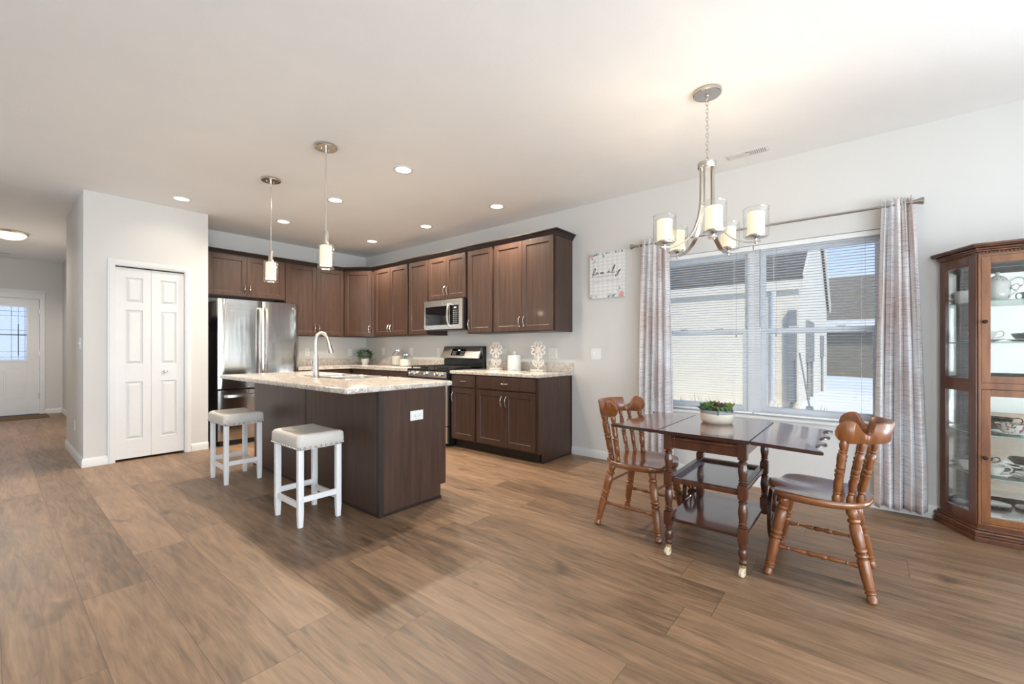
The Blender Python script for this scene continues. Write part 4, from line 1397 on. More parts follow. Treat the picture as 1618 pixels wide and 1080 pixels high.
for x, y in ((0.13, 0.19), (0.13, 0.48), (0.38, 0.34), (0.63, 0.19), (0.63, 0.48)):
    m = MB(); m.lathe([(0.045, 0), (0.045, 0.008), (0.03, 0.014), (0.0, 0.014)], (x, y, 0.921), seg=18); m.obj('burner', CASTIRON, t)
m = MB(); m.box(0.004, GW - 0.004, 0.632, 0.700, 0.905, 1.205, 0.004); bg = m.obj('backguard', BLACK, t)
m = MB(); m.prism([(0.632, 1.196), (0.560, 1.050), (0.566, 1.042), (0.60, 1.042), (0.660, 1.200)], 0.012, GW - 0.030, 0.004)
m.bm.transform(Matrix(((0, 0, 1, 0), (1, 0, 0, 0), (0, 1, 0, 0), (0, 0, 0, 1)))); cp = m.obj('control_fascia', STEEL, bg)
sl = Matrix.Translation((0, 0.5975, 1.121)) @ Matrix.Rotation(math.atan2(-0.072, 0.146), 4, 'X')
m = MB(sl); m.box(0.20, 0.462, -0.004, 0.002, -0.046, 0.056); dp = m.obj('display_panel', BLACKGLASS, cp)
m = MB(sl)
for c in range(3):
    m.box(0.318 + c * 0.014, 0.328 + c * 0.014, -0.0055, -0.004, 0.026, 0.040)
m.obj('clock_display', DISPLAY, dp)
m = MB(sl)
for r in range(3):
    for c in range(3):
        m.box(0.225 + c * 0.026, 0.240 + c * 0.026, -0.0055, -0.004, -0.030 + r * 0.020, -0.022 + r * 0.020)
        m.box(0.38 + c * 0.026, 0.395 + c * 0.026, -0.0055, -0.004, -0.030 + r * 0.020, -0.022 + r * 0.020)
m.obj('key', DIAL, dp)
# ================================================================== BAR STOOLS
def make_stool(loc, label):
    t = thing('bar_stool', label, 'stool', loc, 0, 'bar stools at the island')
    hx, hy = 0.162, 0.208
    m = MB()
    def pad(u, v):
        # closed cushion: v 0..1 from bottom edge over the side to the middle of the top
        return None
    nseg = 40
    rings = []
    def outline(sx, sy, z_fn, r=0.03):
        pts = rrect(-sx, sx, -sy, sy, r, 6)
        return [m.v((p[0], p[1], z_fn(p[0], p[1]))) for p in pts]
    def saddle(x, y):
        return 0.582 + 0.036 * (y / hy) ** 2 - 0.006 * (x / hx) ** 2
    prof = [(0.004, lambda x, y: 0.512), (0.0, lambda x, y: 0.518), (-0.003, lambda x, y: 0.545), (-0.001, lambda x, y: saddle(x, y) - 0.022),
            (0.006, lambda x, y: saddle(x, y) - 0.009), (0.018, lambda x, y: saddle(x, y) - 0.001), (0.035, lambda x, y: saddle(x, y) + 0.003),
            (0.07, lambda x, y: saddle(x, y) + 0.004), (0.11, lambda x, y: saddle(x, y) + 0.005), (0.15, lambda x, y: saddle(x, y) + 0.005)]
    for ins, zf in prof:
        rings.append(outline(max(hx - ins, 0.008), max(hy - ins, 0.008), zf, max(0.026 - ins * 0.12, 0.004)))
    for a, b in zip(rings, rings[1:]):
        n = len(a)
        for k in range(n):
            m.f([a[k], a[(k + 1) % n], b[(k + 1) % n], b[k]])
    m.f(rings[0][::-1]); m.f(rings[-1])
    seat = m.obj('seat', SEATFAB, t, sharp=60)
    pts = rrect(-hx - 0.001, hx + 0.001, -hy - 0.001, hy + 0.001, 0.026, 6)
    ln = []
    for k in range(len(pts)):
        a, b = Vector((*pts[k], 0.522)), Vector((*pts[(k + 1) % len(pts)], 0.522))
        n = max(1, int((b - a).length / 0.0175))
        for q in range(n):
            ln.append(a + (b - a) * (q / n))
    last = None
    for p in ln:
        if last is None or (p - last).length > 0.0195:
            nm = MB(); nm.sphere(p, 0.0078, 8, 5); nm.obj('nailhead', NAIL, seat); last = p
    m = MB(); m.box(-0.146, 0.146, -0.190, 0.190, 0.504, 0.513, 0.002); m.obj('seat_frame', WHITEWOOD, t)
    for sx in (-1, 1):
        for sy in (-1, 1):
            m = MB()
            c = 0.018
            x, y = sx * (0.149 - c), sy * (0.190 - c)
            for z0, z1, k in ((0, 0.10, 0.84), (0.10, 0.513, 1.0)):
                pass
            lo = [m.v((x + a * c * 0.8, y + b * c * 0.8, 0)) for a, b in ((-1, -1), (1, -1), (1, 1), (-1, 1))]
            mi = [m.v((x + a * c, y + b * c, 0.09)) for a, b in ((-1, -1), (1, -1), (1, 1), (-1, 1))]
            hi = [m.v((x + a * c, y + b * c, 0.513)) for a, b in ((-1, -1), (1, -1), (1, 1), (-1, 1))]
            for A, B in ((lo, mi), (mi, hi)):
                for k in range(4):
                    m.f([A[k], A[(k + 1) % 4], B[(k + 1) % 4], B[k]])
            m.f(lo[::-1]); m.f(hi)
            es = [e for e in m.bm.edges if abs((e.verts[0].co - e.verts[1].co).z) > 0.05]
            bmesh.ops.bevel(m.bm, geom=es, offset=0.003, segments=2, profile=0.5, affect='EDGES')
            m.obj('leg', WHITEWOOD, t)
    for sx in (-1, 1):
        m = MB(); m.box(sx * 0.131 - 0.010, sx * 0.131 + 0.010, -0.160, 0.160, 0.120, 0.158, 0.003); m.obj('stretcher', WHITEWOOD, t)
    for sy in (-1, 1):
        m = MB(); m.box(-0.119, 0.119, sy * 0.172 - 0.010, sy * 0.172 + 0.010, 0.158, 0.196, 0.003); m.obj('stretcher', WHITEWOOD, t)
    return t
st = make_stool((1.434, 3.044, 0), 'white-legged stool with beige saddle seat closest to the island end panel')
dup(st, (1.438, 4.436, 0), 0.0, 'white-legged stool with beige saddle seat standing in front of the refrigerator')

# ================================================================== TEA CART TABLE
t = thing('drop_leaf_table', 'dark mahogany drop-leaf tea cart table with wheels, by the window', 'table', (2.775, 0.685, 0))
ZT = 0.712
def front_x(y):      # outer edge of the long sides, bowed
    return 0.340 + 0.032 * math.cos(min(abs(y) / 0.53, 1) * PI / 2) ** 0.8
def top_outline(y0, y1, scallop=0, n=14):
    a = [(-front_x(y0 + (y1 - y0) * k / n), y0 + (y1 - y0) * k / n) for k in range(n + 1)]
    b = [(front_x(y0 + (y1 - y0) * k / n), y0 + (y1 - y0) * k / n) for k in range(n + 1)]
    if scallop == 0:
        return a[::-1] + b if False else b + a[::-1]
    # scallop the far end (y1): three scoops between four points
    w = front_x(y1)
    end = []
    N = 36
    for k in range(1, N):
        u = k / N
        f_ = (u * 3) % 1.0
        end.append((w - 2 * w * u, y1 - scallop * 0.042 * math.sin(PI * f_) ** 0.75))
    return b + end + a[::-1]
m = MB(); m.prism(top_outline(-0.232, 0.232), ZT - 0.020, ZT, 0.005, 3); m.obj('tabletop', MAHOGTOP, t)
def leaf(sgn):
    m = MB()
    m.prism(top_outline(0.235, 0.532, 1), -0.018, 0.0, 0.005, 3)
    M = Matrix.Rotation(0 if sgn > 0 else PI, 4, 'Z')
    m.bm.transform(M)
    droop = 0.0 if sgn > 0 else 0.05
    m.bm.transform(Matrix.Translation((0, sgn * 0.235, ZT)) @ Matrix.Rotation(-sgn * droop if sgn > 0 else droop, 4, 'X') @ Matrix.Translation((0, -sgn * 0.235, 0)))
    return m.obj('table_leaf', MAHOGTOP, t)
leaf(1); leaf(-1)
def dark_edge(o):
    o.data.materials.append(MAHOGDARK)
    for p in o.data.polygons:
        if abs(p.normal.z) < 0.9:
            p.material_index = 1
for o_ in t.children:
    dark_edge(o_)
def leg_prof(z0, z1, r=0.021):
    L_ = z1 - z0
    q = [(0.72, 0.0), (0.95, 0.03), (0.95, 0.06), (0.62, 0.09), (0.62, 0.11), (0.88, 0.14), (0.88, 0.17), (0.70, 0.20), (0.86, 0.34), (1.0, 0.50), (0.98, 0.62), (0.80, 0.80), (0.70, 0.84), (0.92, 0.87), (0.92, 0.91), (0.65, 0.93), (0.80, 1.0)]
    return [(r * a, z0 + L_ * b) for a, b in q]
lx0, lx1, ly = -0.303, 0.303, 0.1905
def cart_leg(x, y, zbot, front):
    m = MB()
    h = 0.022
    blocks = [(0.598, 0.692), (0.395, 0.470), (0.170, 0.250)]
    for a, b in blocks:
        m.box(x - h, x + h, y - h, y + h, a, b, 0.005)
    p0 = (x, y, 0)
    m.lathe(leg_prof(0.470, 0.598, 0.023), p0, seg=16)
    m.lathe(leg_prof(0.250, 0.395, 0.023), p0, seg=16)
    if front:
        m.lathe([(0.010, 0.060), (0.016, 0.062), (0.019, 0.075), (0.014, 0.085), (0.021, 0.10), (0.022, 0.125), (0.015, 0.14), (0.019, 0.15), (0.019, 0.17)], p0, seg=16)
    else:
        m.lathe([(0.0, 0.142), (0.014, 0.144), (0.020, 0.155), (0.020, 0.17)], p0, seg=16)
    return m.obj('leg', MAHOG, t)
for y in (-ly, ly):
    lg = cart_leg(lx0, y, 0, True)
    cart_leg(lx1, y, 0, False)
    m = MB()
    m.cyl((lx0, y, 0.064), (lx0, y, 0.050), 0.009, seg=10)
    m.tube([(lx0, y - 0.012, 0.05), (lx0 - 0.006, y - 0.012, 0.034), (lx0 - 0.014, y - 0.012, 0.022)], 0.004, 6); m.tube([(lx0, y + 0.012, 0.05), (lx0 - 0.006, y + 0.012, 0.034), (lx0 - 0.014, y + 0.012, 0.022)], 0.004, 6)
    m.box(lx0 - 0.008, lx0 + 0.008, y - 0.014, y + 0.014, 0.046, 0.054, 0.002)
    fk = m.obj('caster_fork', BRASS, lg)
    m = MB(); m.lathe([(0.008, -0.008), (0.022, -0.0075), (0.0235, 0), (0.022, 0.0075), (0.008, 0.008)], (lx0 - 0.015, y, 0.0235), (lx0 + 0.315, y + 0.944, 0.0235), 20)
    m.obj('caster_wheel', CASTER, lg)
# apron with a turned half rail
m = MB()
m.box(lx0 - 0.010, lx0 + 0.010, -ly + 0.02, ly - 0.02, 0.610, 0.692, 0.003)
m.box(lx1 - 0.010, lx1 + 0.010, -ly + 0.02, ly - 0.02, 0.610, 0.692, 0.003)
for y in (-ly, ly):
    m.box(lx0 + 0.02, lx1 - 0.02, y - 0.010, y + 0.010, 0.610, 0.692, 0.003)
ap = m.obj('apron', MAHOG, t)
m = MB(); m.lathe([(0.006, 0), (0.011, 0.01), (0.011, 0.05), (0.007, 0.06), (0.010, 0.075), (0.012, 0.15), (0.0135, 0.5), (0.012, 0.85), (0.010, 0.925), (0.007, 0.94), (0.011, 0.95), (0.011, 0.99), (0.006, 1.0)], (lx0 - 0.014, -ly + 0.022, 0.668), (lx0 - 0.014, ly - 0.022, 0.668), 14)
m.obj('turned_rail', MAHOG, ap)
for s_ in (-1, 1):
    m = MB(); m.prism([(-0.12, s_ * 0.20), (0.12, s_ * 0.20), (0.10, s_ * 0.30), (-0.10, s_ * 0.30)][::s_], 0.660, 0.690, 0.004); m.obj('leaf_support', MAHOG, ap)
# tray shelf (framed) and lower shelf
m = MB(); m.box(lx0 + 0.03, lx1 - 0.03, -ly + 0.028, ly - 0.028, 0.414, 0.424); ts = m.obj('tray_shelf', MAHOGTOP, t)
m = MB()
for y in (-1, 1):
    m.box(lx0 + 0.022, lx1 - 0.022, y * (ly - 0.012) - 0.018, y * (ly - 0.012) + 0.018, 0.412, 0.444, 0.006)
m.box(lx0 - 0.006, lx0 + 0.030, -ly + 0.024, ly - 0.024, 0.412, 0.440, 0.006); m.box(lx1 - 0.030, lx1 + 0.006, -ly + 0.024, ly - 0.024, 0.412, 0.440, 0.006)
m.obj('tray_rail', MAHOG, ts)
m = MB(); q_ = 0.0235
m.prism([(lx0 - 0.01, -ly + q_), (lx0 + q_, -ly + q_), (lx0 + q_, -ly - 0.012), (lx1 - q_, -ly - 0.012), (lx1 - q_, -ly + q_), (lx1 + 0.01, -ly + q_), (lx1 + 0.01, ly - q_), (lx1 - q_, ly - q_), (lx1 - q_, ly + 0.012), (lx0 + q_, ly + 0.012), (lx0 + q_, ly - q_), (lx0 - 0.01, ly - q_)], 0.196, 0.214, 0.004); dark_edge(m.obj('lower_shelf', MAHOGTOP, t))
# two spoked cart wheels on one axle
WRc, wx = 0.188, lx1 + 0.002
m = MB(); m.cyl((wx, -ly - 0.075, WRc), (wx, ly + 0.075, WRc), 0.009, seg=10); m.obj('axle', MAHOG, t)
for s_ in (-1, 1):
    y = s_ * (ly + 0.052)
    m = MB()
    m.tube([(wx + (WRc - 0.011) * math.cos(a), y, WRc + (WRc - 0.011) * math.sin(a)) for a in [k * PI / 20 for k in range(40)]], 1.0, sect=[(0.011, -0.010), (0.011, 0.010), (-0.011, 0.010), (-0.011, -0.010)], closed=True, up=(0, 1, 0))
    w_o = m.obj('cart_wheel', MAHOGDARK, t)
    m = MB()
    for k in range(10):
        a = 2 * PI * k / 10
        d_ = Vector((math.cos(a), 0, math.sin(a)))
        c = Vector((wx, y, WRc))
        m.lathe([(0.006, 0), (0.005, 0.2), (0.008, 0.45), (0.009, 0.55), (0.005, 0.85), (0.006, 1)], c + d_ * 0.02, c + d_ * (WRc - 0.018), 8)
    m.lathe([(0.014, 0), (0.024, 0.01), (0.027, 0.03), (0.024, 0.05), (0.014, 0.06)], (wx, y - 0.03, WRc), (wx, y + 0.97, WRc), 16)
    m.obj('spokes', MAHOG, w_o)

# ================================================================== MATES CHAIRS
def make_chair(loc, rotz, label):
    t = thing('dining_chair', label, 'chair', loc, rotz, 'turned maple chairs at the drop-leaf table')
    # saddle seat; back is +y, front is -y
    ZS = 0.437
    def outl(a):
        c, s = math.cos(a), math.sin(a)
        ex = 0.72 if s < 0 else 0.86
        x = 0.232 * math.copysign(abs(c) ** ex, c)
        y = (0.222 if s > 0 else 0.225) * math.copysign(abs(s) ** ex, s)
        x *= 1.0 - 0.06 * max(s, 0)
        if s < -0.35:
            w = min(1, (-s - 0.35) / 0.35)
            y -= 0.016 * w * math.cos(x / 0.232 * PI * 2.0)
        return x, y
    m = MB()
    N = 72
    def zt(x, y, k):
        d = 0.016 * max(0.0, 1 - (x / 0.21) ** 2) * max(0.0, 1 - ((y - 0.02) / 0.21) ** 2) ** 0.8
        fr_ = max(0.0, min(1, (-y + 0.02) / 0.22))
        return ZS - d + 0.009 * fr_ * math.cos(x / 0.232 * PI * 2.0) * k
    rings = []
    for sc, dz, top in ((0.30, -0.040, 0), (0.90, -0.040, 0), (0.965, -0.034, 0), (0.995, -0.022, 0), (1.0, -0.012, 0), (0.985, -0.003, 0.3), (0.955, 0.0, 1), (0.88, 0.0, 1), (0.78, 0, 1), (0.65, 0, 1), (0.5, 0, 1), (0.33, 0, 1), (0.16, 0, 1)):
        R = []
        for k in range(N):
            x, y = outl(2 * PI * k / N)
            x *= sc; y *= sc
            z = ZS + dz if top == 0 else zt(x, y, 1.0) + dz
            if top == 0 and sc > 0.95:
                z += 0.009 * max(0.0, min(1, (-y + 0.02) / 0.22)) * math.cos(x / 0.232 * PI * 2.0)
            R.append(m.v((x, y, z)))
        rings.append(R)
    for a, b in zip(rings, rings[1:]):
        for k in range(N):
            m.f([a[k], a[(k + 1) % N], b[(k + 1) % N], b[k]])
    m.f(rings[0][::-1]); m.f(rings[-1])
    m.obj('seat', MAPLESEAT, t, sharp=55)
    # legs
    LP = [(0.0, 0.0), (0.016, 0.0), (0.021, 0.015), (0.021, 0.05), (0.015, 0.085), (0.022, 0.10), (0.022, 0.115), (0.017, 0.125), (0.023, 0.14), (0.0235, 0.155), (0.019, 0.165), (0.0215, 0.20), (0.0245, 0.36), (0.024, 0.44), (0.019, 0.455), (0.026, 0.475), (0.026, 0.495), (0.018, 0.51), (0.0265, 0.53), (0.0265, 0.55), (0.021, 0.565), (0.024, 0.60), (0.0255, 0.72), (0.024, 0.80), (0.018, 0.82), (0.026, 0.84), (0.026, 0.865), (0.017, 0.885), (0.024, 0.93), (0.022, 0.975), (0.016, 1.0)]
    feet = {}
    for sx in (-1, 1):
        for sy in (-1, 1):
            p0 = Vector((sx * 0.218, sy * 0.205 + (0.0 if sy < 0 else 0.012), 0.0)); p1 = Vector((sx * 0.150, sy * 0.135, ZS - 0.030))
            feet[(sx, sy)] = (p0, p1)
            m = MB(); m.lathe(LP, p0, p1, 16)
            # level the foot
            for v in m.bm.verts:
                if v.co.z < 0.0:
                    v.co.z = 0.0
            m.obj('leg', MAPLE, t)
    SP = [(0.006, 0), (0.009, 0.02), (0.012, 0.10), (0.007, 0.16), (0.011, 0.175), (0.007, 0.19), (0.008, 0.25), (0.0125, 0.36), (0.008, 0.385), (0.012, 0.40), (0.014, 0.44), (0.009, 0.50), (0.014, 0.56), (0.012, 0.60), (0.008, 0.615), (0.0125, 0.64), (0.008, 0.75), (0.007, 0.81), (0.011, 0.825), (0.007, 0.84), (0.012, 0.90), (0.009, 0.98), (0.006, 1.0)]
    def at(k, z):
        p0, p1 = feet[k]
        u = z / (p1.z - p0.z)
        return p0 + (p1 - p0) * u
    for sx in (-1, 1):
        m = MB(); m.lathe(SP, at((sx, -1), 0.150), at((sx, 1), 0.150), 12); m.obj('stretcher', MAPLE, t)
    for sy in (-1, 1):
        m = MB(); m.cyl(at((-1, sy), 0.285), at((1, sy), 0.285), 0.0085, seg=10); m.obj('stretcher', MAPLE, t)
    # spindles
    cyc, rc = 0.055, 0.198
    BP = [(0.010, 0), (0.016, 0.03), (0.018, 0.08), (0.013, 0.14), (0.019, 0.165), (0.012, 0.185), (0.017, 0.21), (0.019, 0.32), (0.016, 0.40), (0.020, 0.425), (0.020, 0.45), (0.014, 0.465), (0.021, 0.49), (0.021, 0.52), (0.013, 0.54), (0.019, 0.57), (0.017, 0.62), (0.020, 0.70), (0.018, 0.78), (0.012, 0.80), (0.018, 0.82), (0.012, 0.84), (0.018, 0.92), (0.012, 1.0)]
    lean = Vector((0, 0.018, 0))
    for a, bx_, by_ in ((11, 0.186, 0.078), (33, 0.164, 0.128), (51, 0.118, 0.166), (129, -0.118, 0.166), (147, -0.164, 0.128), (169, -0.186, 0.078)):
        ar = math.radians(a)
        top = Vector((rc * 1.02 * math.cos(ar), cyc + rc * 1.02 * math.sin(ar), 0.735)) + lean
        bot = Vector((bx_, by_, ZS - 0.012))
        k = 1.0 if a in (11, 169) else 0.82
        m = MB(); m.lathe([(r * k, q) for r, q in BP], bot, top, 12); m.obj('spindle', MAPLE, t)
    # crest rail
    m = MB()
    n = 160
    def hgt(s):
        q = abs(s)
        zb = 0.720 + 0.010 * max(0, (q - 0.86) / 0.14) ** 2 * 4
        if q < 0.525:
            return zb, 0.818
        if q < 0.555:
            return zb, 0.818 - (q - 0.525) / 0.030 * 0.047
        if q < 0.62:
            return zb, 0.764 + 0.008 * ((q - 0.59) / 0.035) ** 2
        f_ = (q - 0.62) / 0.38
        lobe = 0.770 + 0.058 * (0.5 - 0.5 * math.cos(min(1, f_ / 0.50) * PI))
        if f_ > 0.50:
            g = (f_ - 0.50) / 0.50
            lobe = 0.775 + 0.053 * math.sqrt(max(0, 1 - g * g))
            zb = 0.720 + 0.052 * (1 - math.sqrt(max(0, 1 - g ** 2.2)))
        return zb, lobe
    prev = None
    first = None
    for k in range(n + 1):
        s = -1 + 2 * k / n
        ar = math.radians(90 - s * 90)
        zb, ztp = hgt(s)
        cur = []
        for r_, z in ((rc - 0.012, zb + 0.003), (rc - 0.009, zb), (rc + 0.011, zb), (rc + 0.014, zb + 0.003), (rc + 0.014, ztp - 0.004), (rc + 0.010, ztp), (rc - 0.008, ztp), (rc - 0.012, ztp - 0.004)):
            l_ = (z - 0.72) * 0.18
            rr = r_ + l_ * 0.6
            cur.append(m.v((rr * math.cos(ar), cyc + rr * math.sin(ar) + lean.y + l_ * 0.4, z)))
        if prev:
            for q in range(8):
                m.f([prev[q], prev[(q + 1) % 8], cur[(q + 1) % 8], cur[q]])
        else:
            first = cur
        prev = cur
    m.f(first[::-1]); m.f(prev)
    m.obj('crest_rail', MAPLE, t, sharp=50)
    return t
ch = make_chair((2.800, 0.197, 0), PI, 'maple spindle-back chair between the table and the china cabinet')
dup(ch, (2.805, 1.172, 0), math.radians(-2), 'maple spindle-back chair tucked under the table end nearest the kitchen')

# ================================================================== SUCCULENT BOWL
t = thing('succulent_planter', 'low cream ceramic bowl with grey rim planted with succulents on the table', 'planter', (2.885, 0.722, ZT))
m = MB(); m.lathe([(0.0, 0.0), (0.078, 0.0), (0.088, 0.008), (0.0945, 0.022), (0.0955, 0.055), (0.0955, 0.062)], seg=40); m.lathe([(0.0955, 0.062), (0.0955, 0.062)], seg=40, close=False) if False else None
m.obj('bowl', CERAMIC, t)
m = MB(); m.lathe([(0.0957, 0.061), (0.0955, 0.080), (0.0935, 0.083), (0.088, 0.080), (0.088, 0.062)], seg=40, close=False); m.obj('glazed_rim', GREYCER, t)
m = MB(); m.lathe([(0.0, 0.070), (0.0885, 0.068)], seg=30, close=False); m.obj('soil', SOIL, t)
def rosette(c, r, n, tilt, mat_, layers=3, pw=0.30, tip=0.25):
    m = MB()
    c = Vector(c)
    for l in range(layers):
        rr = r * (1 - 0.26 * l)
        el = math.radians(tilt + 22 * l)
        for k in range(n):
            a = 2 * PI * (k + 0.5 * l) / n + random.uniform(-0.08, 0.08)
            d_ = Vector((math.cos(a) * math.cos(el), math.sin(a) * math.cos(el), math.sin(el)))
            sd = Vector((-math.sin(a), math.cos(a), 0))
            up = sd.cross(d_) * -1
            w = rr * pw
            pts = []
            for u, ww, th in ((0.05, 0.45, 0.10), (0.35, 0.85, 0.12), (0.65, 1.0, 0.10), (0.88, 0.55, 0.05), (1.0, 0.06, 0.01)):
                b = c + d_ * (rr * u) + up * (0.10 * rr * u * u)
                pts.append([m.v(b - sd * (w * ww)), m.v(b + up * (-rr * th)), m.v(b + sd * (w * ww)), m.v(b + up * (rr * th * 0.5))])
            for A, B in zip(pts, pts[1:]):
                for q in range(4):
                    m.f([A[q], A[(q + 1) % 4], B[(q + 1) % 4], B[q]])
            m.f(pts[0][::-1]); m.f(pts[-1])
    return m
rosette((-0.030, 0.050, 0.085), 0.058, 9, 34, SUCA).obj('green_rosette', SUCA, t)
rosette((0.035, 0.030, 0.088), 0.056, 8, 40, SUCA).obj('green_rosette', SUCA, t)
rosette((-0.056, 0.064, 0.081), 0.048, 8, 22, SUCC).obj('grey_green_rosette', SUCC, t)
rosette((-0.010, -0.020, 0.086), 0.054, 8, 42, SUCB, 3, 0.24).obj('burgundy_rosette', SUCB, t)
rosette((0.02, -0.060, 0.086), 0.056, 8, 40, SUCD).obj('yellow_green_rosette', SUCD, t)
rosette((-0.040, -0.062, 0.081), 0.046, 8, 28, SUCA).obj('green_rosette', SUCA, t)
rosette((-0.066, 0.022, 0.080), 0.034, 7, 30, SUCC).obj('grey_green_rosette', SUCC, t)
rosette((-0.064, -0.030, 0.080), 0.034, 7, 34, SUCA).obj('green_rosette', SUCA, t)
rosette((-0.050, -0.005, 0.082), 0.036, 7, 40, SUCD).obj('yellow_green_rosette', SUCD, t)
m = MB()
for st_ in range(9):
    a = math.radians(195 + st_ * 7 + random.uniform(-4, 4))
    L_ = random.uniform(0.04, 0.085)
    for q in range(int(L_ / 0.0055)):
        u = q * 0.0055
        r_ = 0.055 + 0.045 * min(1, u / 0.035)
        z = 0.085 + 0.018 * math.sin(min(u / 0.035, 1) * PI / 1.3) - max(0, u - 0.035) * 0.95
        m.sphere((r_ * math.cos(a) * 1.03 + random.uniform(-0.003, 0.003), r_ * math.sin(a) + random.uniform(-0.004, 0.004), z), random.uniform(0.0034, 0.0048), 6, 4)
m.obj('trailing_beads', SUCC, t)

# ================================================================== KITCHEN DECOR
ZC = 0.9142
t = thing('potted_plant', 'round green boxwood plant in a small white pot in the counter corner', 'plant', (3.93, 6.35, ZC))
m = MB(); m.lathe([(0.0, 0), (0.045, 0), (0.052, 0.02), (0.062, 0.07), (0.060, 0.098), (0.054, 0.098), (0.052, 0.085), (0.0, 0.085)], seg=24); m.obj('pot', POTWHITE, t)
m = MB()
for k in range(420):
    a = random.uniform(0, 2 * PI); b = math.acos(random.uniform(-0.75, 1)); r_ = random.uniform(0.55, 1.0)
    d_ = Vector((math.sin(b) * math.cos(a) * 0.118, math.sin(b) * math.sin(a) * 0.118, math.cos(b) * 0.088)) * r_
    c = Vector((0, 0, 0.165)) + d_
    n = (d_.normalized() + Vector((random.uniform(-.5, .5), random.uniform(-.5, .5), random.uniform(-.2, .6)))).normalized()
    s_ = n.orthogonal().normalized(); w = random.uniform(0.007, 0.011); l_ = random.uniform(0.022, 0.034)
    v0 = m.v(c); v1 = m.v(c + n * l_ * 0.5 + s_ * w); v2 = m.v(c + n * l_); v3 = m.v(c + n * l_ * 0.5 - s_ * w)
    m.f([v0, v1, v2, v3])
m.obj('leaves', LEAFG, t)
m = MB()
for k in range(7):
    a = k * 0.9; m.tube([(0.01 * math.cos(a), 0.01 * math.sin(a), 0.08), (0.04 * math.cos(a), 0.04 * math.sin(a), 0.15)], 0.003, 5)
m.obj('stem', DRYGRASS, t)

def jar(loc, r, h, fill, label):
    t = thing('glass_jar', label, 'jar', loc, 0, 'glass flour jars by the range')
    m = MB(); m.lathe([(0.0, 0.0), (r * 0.86, 0.0), (r, 0.012), (r, h * 0.58), (r * 0.92, h * 0.70), (r * 0.62, h * 0.86), (r * 0.58, h * 0.93)], seg=28, close=False); m.obj('glass_body', GLASS, t)
    m = MB(); m.lathe([(0.0, 0.004), (r * 0.84, 0.004), (r * 0.96, 0.015), (r * 0.96, fill), (0.0, fill + 0.006)], seg=28, close=False); m.obj('flour', FLOUR, t)
    m = MB(); m.lathe([(r * 0.60, h * 0.91), (r * 0.62, h * 0.915), (r * 0.62, h * 0.985), (r * 0.55, h), (0.0, h)], seg=28, close=False); m.obj('lid', CHROME, t)
jar((4.035, 5.600, ZC), 0.098, 0.245, 0.150, 'taller glass jar of flour with metal lid behind the short jar')
jar((3.915, 5.235, ZC), 0.100, 0.180, 0.105, 'shorter glass jar of flour with metal lid next to the range')

def flower(loc, label):
    t = thing('flower_ornament', label, 'ornament', loc, RW, 'cut-out wooden flowers on the counter')
    m = MB(); m.box(-0.088, 0.088, -0.030, 0.030, 0, 0.022, 0.002); m.obj('base', LINEN, t)
    m = MB(); m.box(-0.008, 0.008, -0.006, 0.006, 0.022, 0.175, 0.002); m.obj('stem', LINEN, t)
    cz = 0.245
    m = MB()
    for k in range(8):
        a = math.radians(22.5 + 45 * k)
        pts = []
        for q in range(16):
            b = 2 * PI * q / 16
            u = 0.062 + 0.036 * math.cos(b); w = 0.020 * math.sin(b) * (1 + 0.25 * math.cos(b))
            pts.append((u * math.cos(a) - w * math.sin(a), 0, cz + u * math.sin(a) + w * math.cos(a)))
        m.tube(pts, 1.0, sect=[(-0.0055, -0.006), (0.0055, -0.006), (0.0055, 0.006), (-0.0055, 0.006)], closed=True, up=(0, 1, 0))
    hd = m.obj('petals', LINEN, t)
    m = MB(); m.lathe([(0.032, -0.007), (0.034, 0), (0.032, 0.008), (0.0, 0.009)], (0, 0, cz), (0, -1, cz), 20); m.obj('flower_centre', LINENC, hd)
    m = MB()
    for s_ in (-1, 1):
        for k_, (ln, wd) in enumerate(((0.050, 0.026), (0.032, 0.012))):
            pts = []
            for q in range(16):
                b = 2 * PI * q / 16
                u = 0.052 + ln * math.cos(b) * (1 if k_ == 0 else 1); w = wd * math.sin(b)
                a = math.radians(48)
                x = u * math.cos(a) - w * math.sin(a); z = 0.048 + u * math.sin(a) + w * math.cos(a)
                pts.append((s_ * (x + 0.004), 0, z))
            m.tube(pts, 1.0, sect=[(-0.004, -0.006), (0.004, -0.006), (0.004, 0.006), (-0.004, 0.006)], closed=True, up=(0, 1, 0))
    m.obj('leaf', LINEN, t)
flower((4.02, 3.565, ZC), 'whitewashed wooden flower ornament beside the range')
flower((4.00, 2.905, ZC), 'whitewashed wooden flower ornament near the free end of the counter')
t = thing('canister', 'white ribbed ceramic canister with knob lid between the flower ornaments', 'canister', (4.00, 3.255, ZC))
m = MB()
pr = [(0.0, 0.0), (0.080, 0.0)]
for k in range(14):
    z = 0.006 + k * 0.0120
    pr += [(0.083, z), (0.0815, z + 0.010)]
pr += [(0.080, 0.174), (0.0, 0.174)]
m.lathe(pr, seg=32, close=False); m.obj('body', PORC, t)
m = MB(); m.lathe([(0.0, 0.174), (0.078, 0.174), (0.078, 0.182), (0.03, 0.190), (0.010, 0.192), (0.008, 0.205), (0.014, 0.212), (0.013, 0.224), (0.0, 0.229)], seg=24, close=False); m.obj('lid', PORC, t)

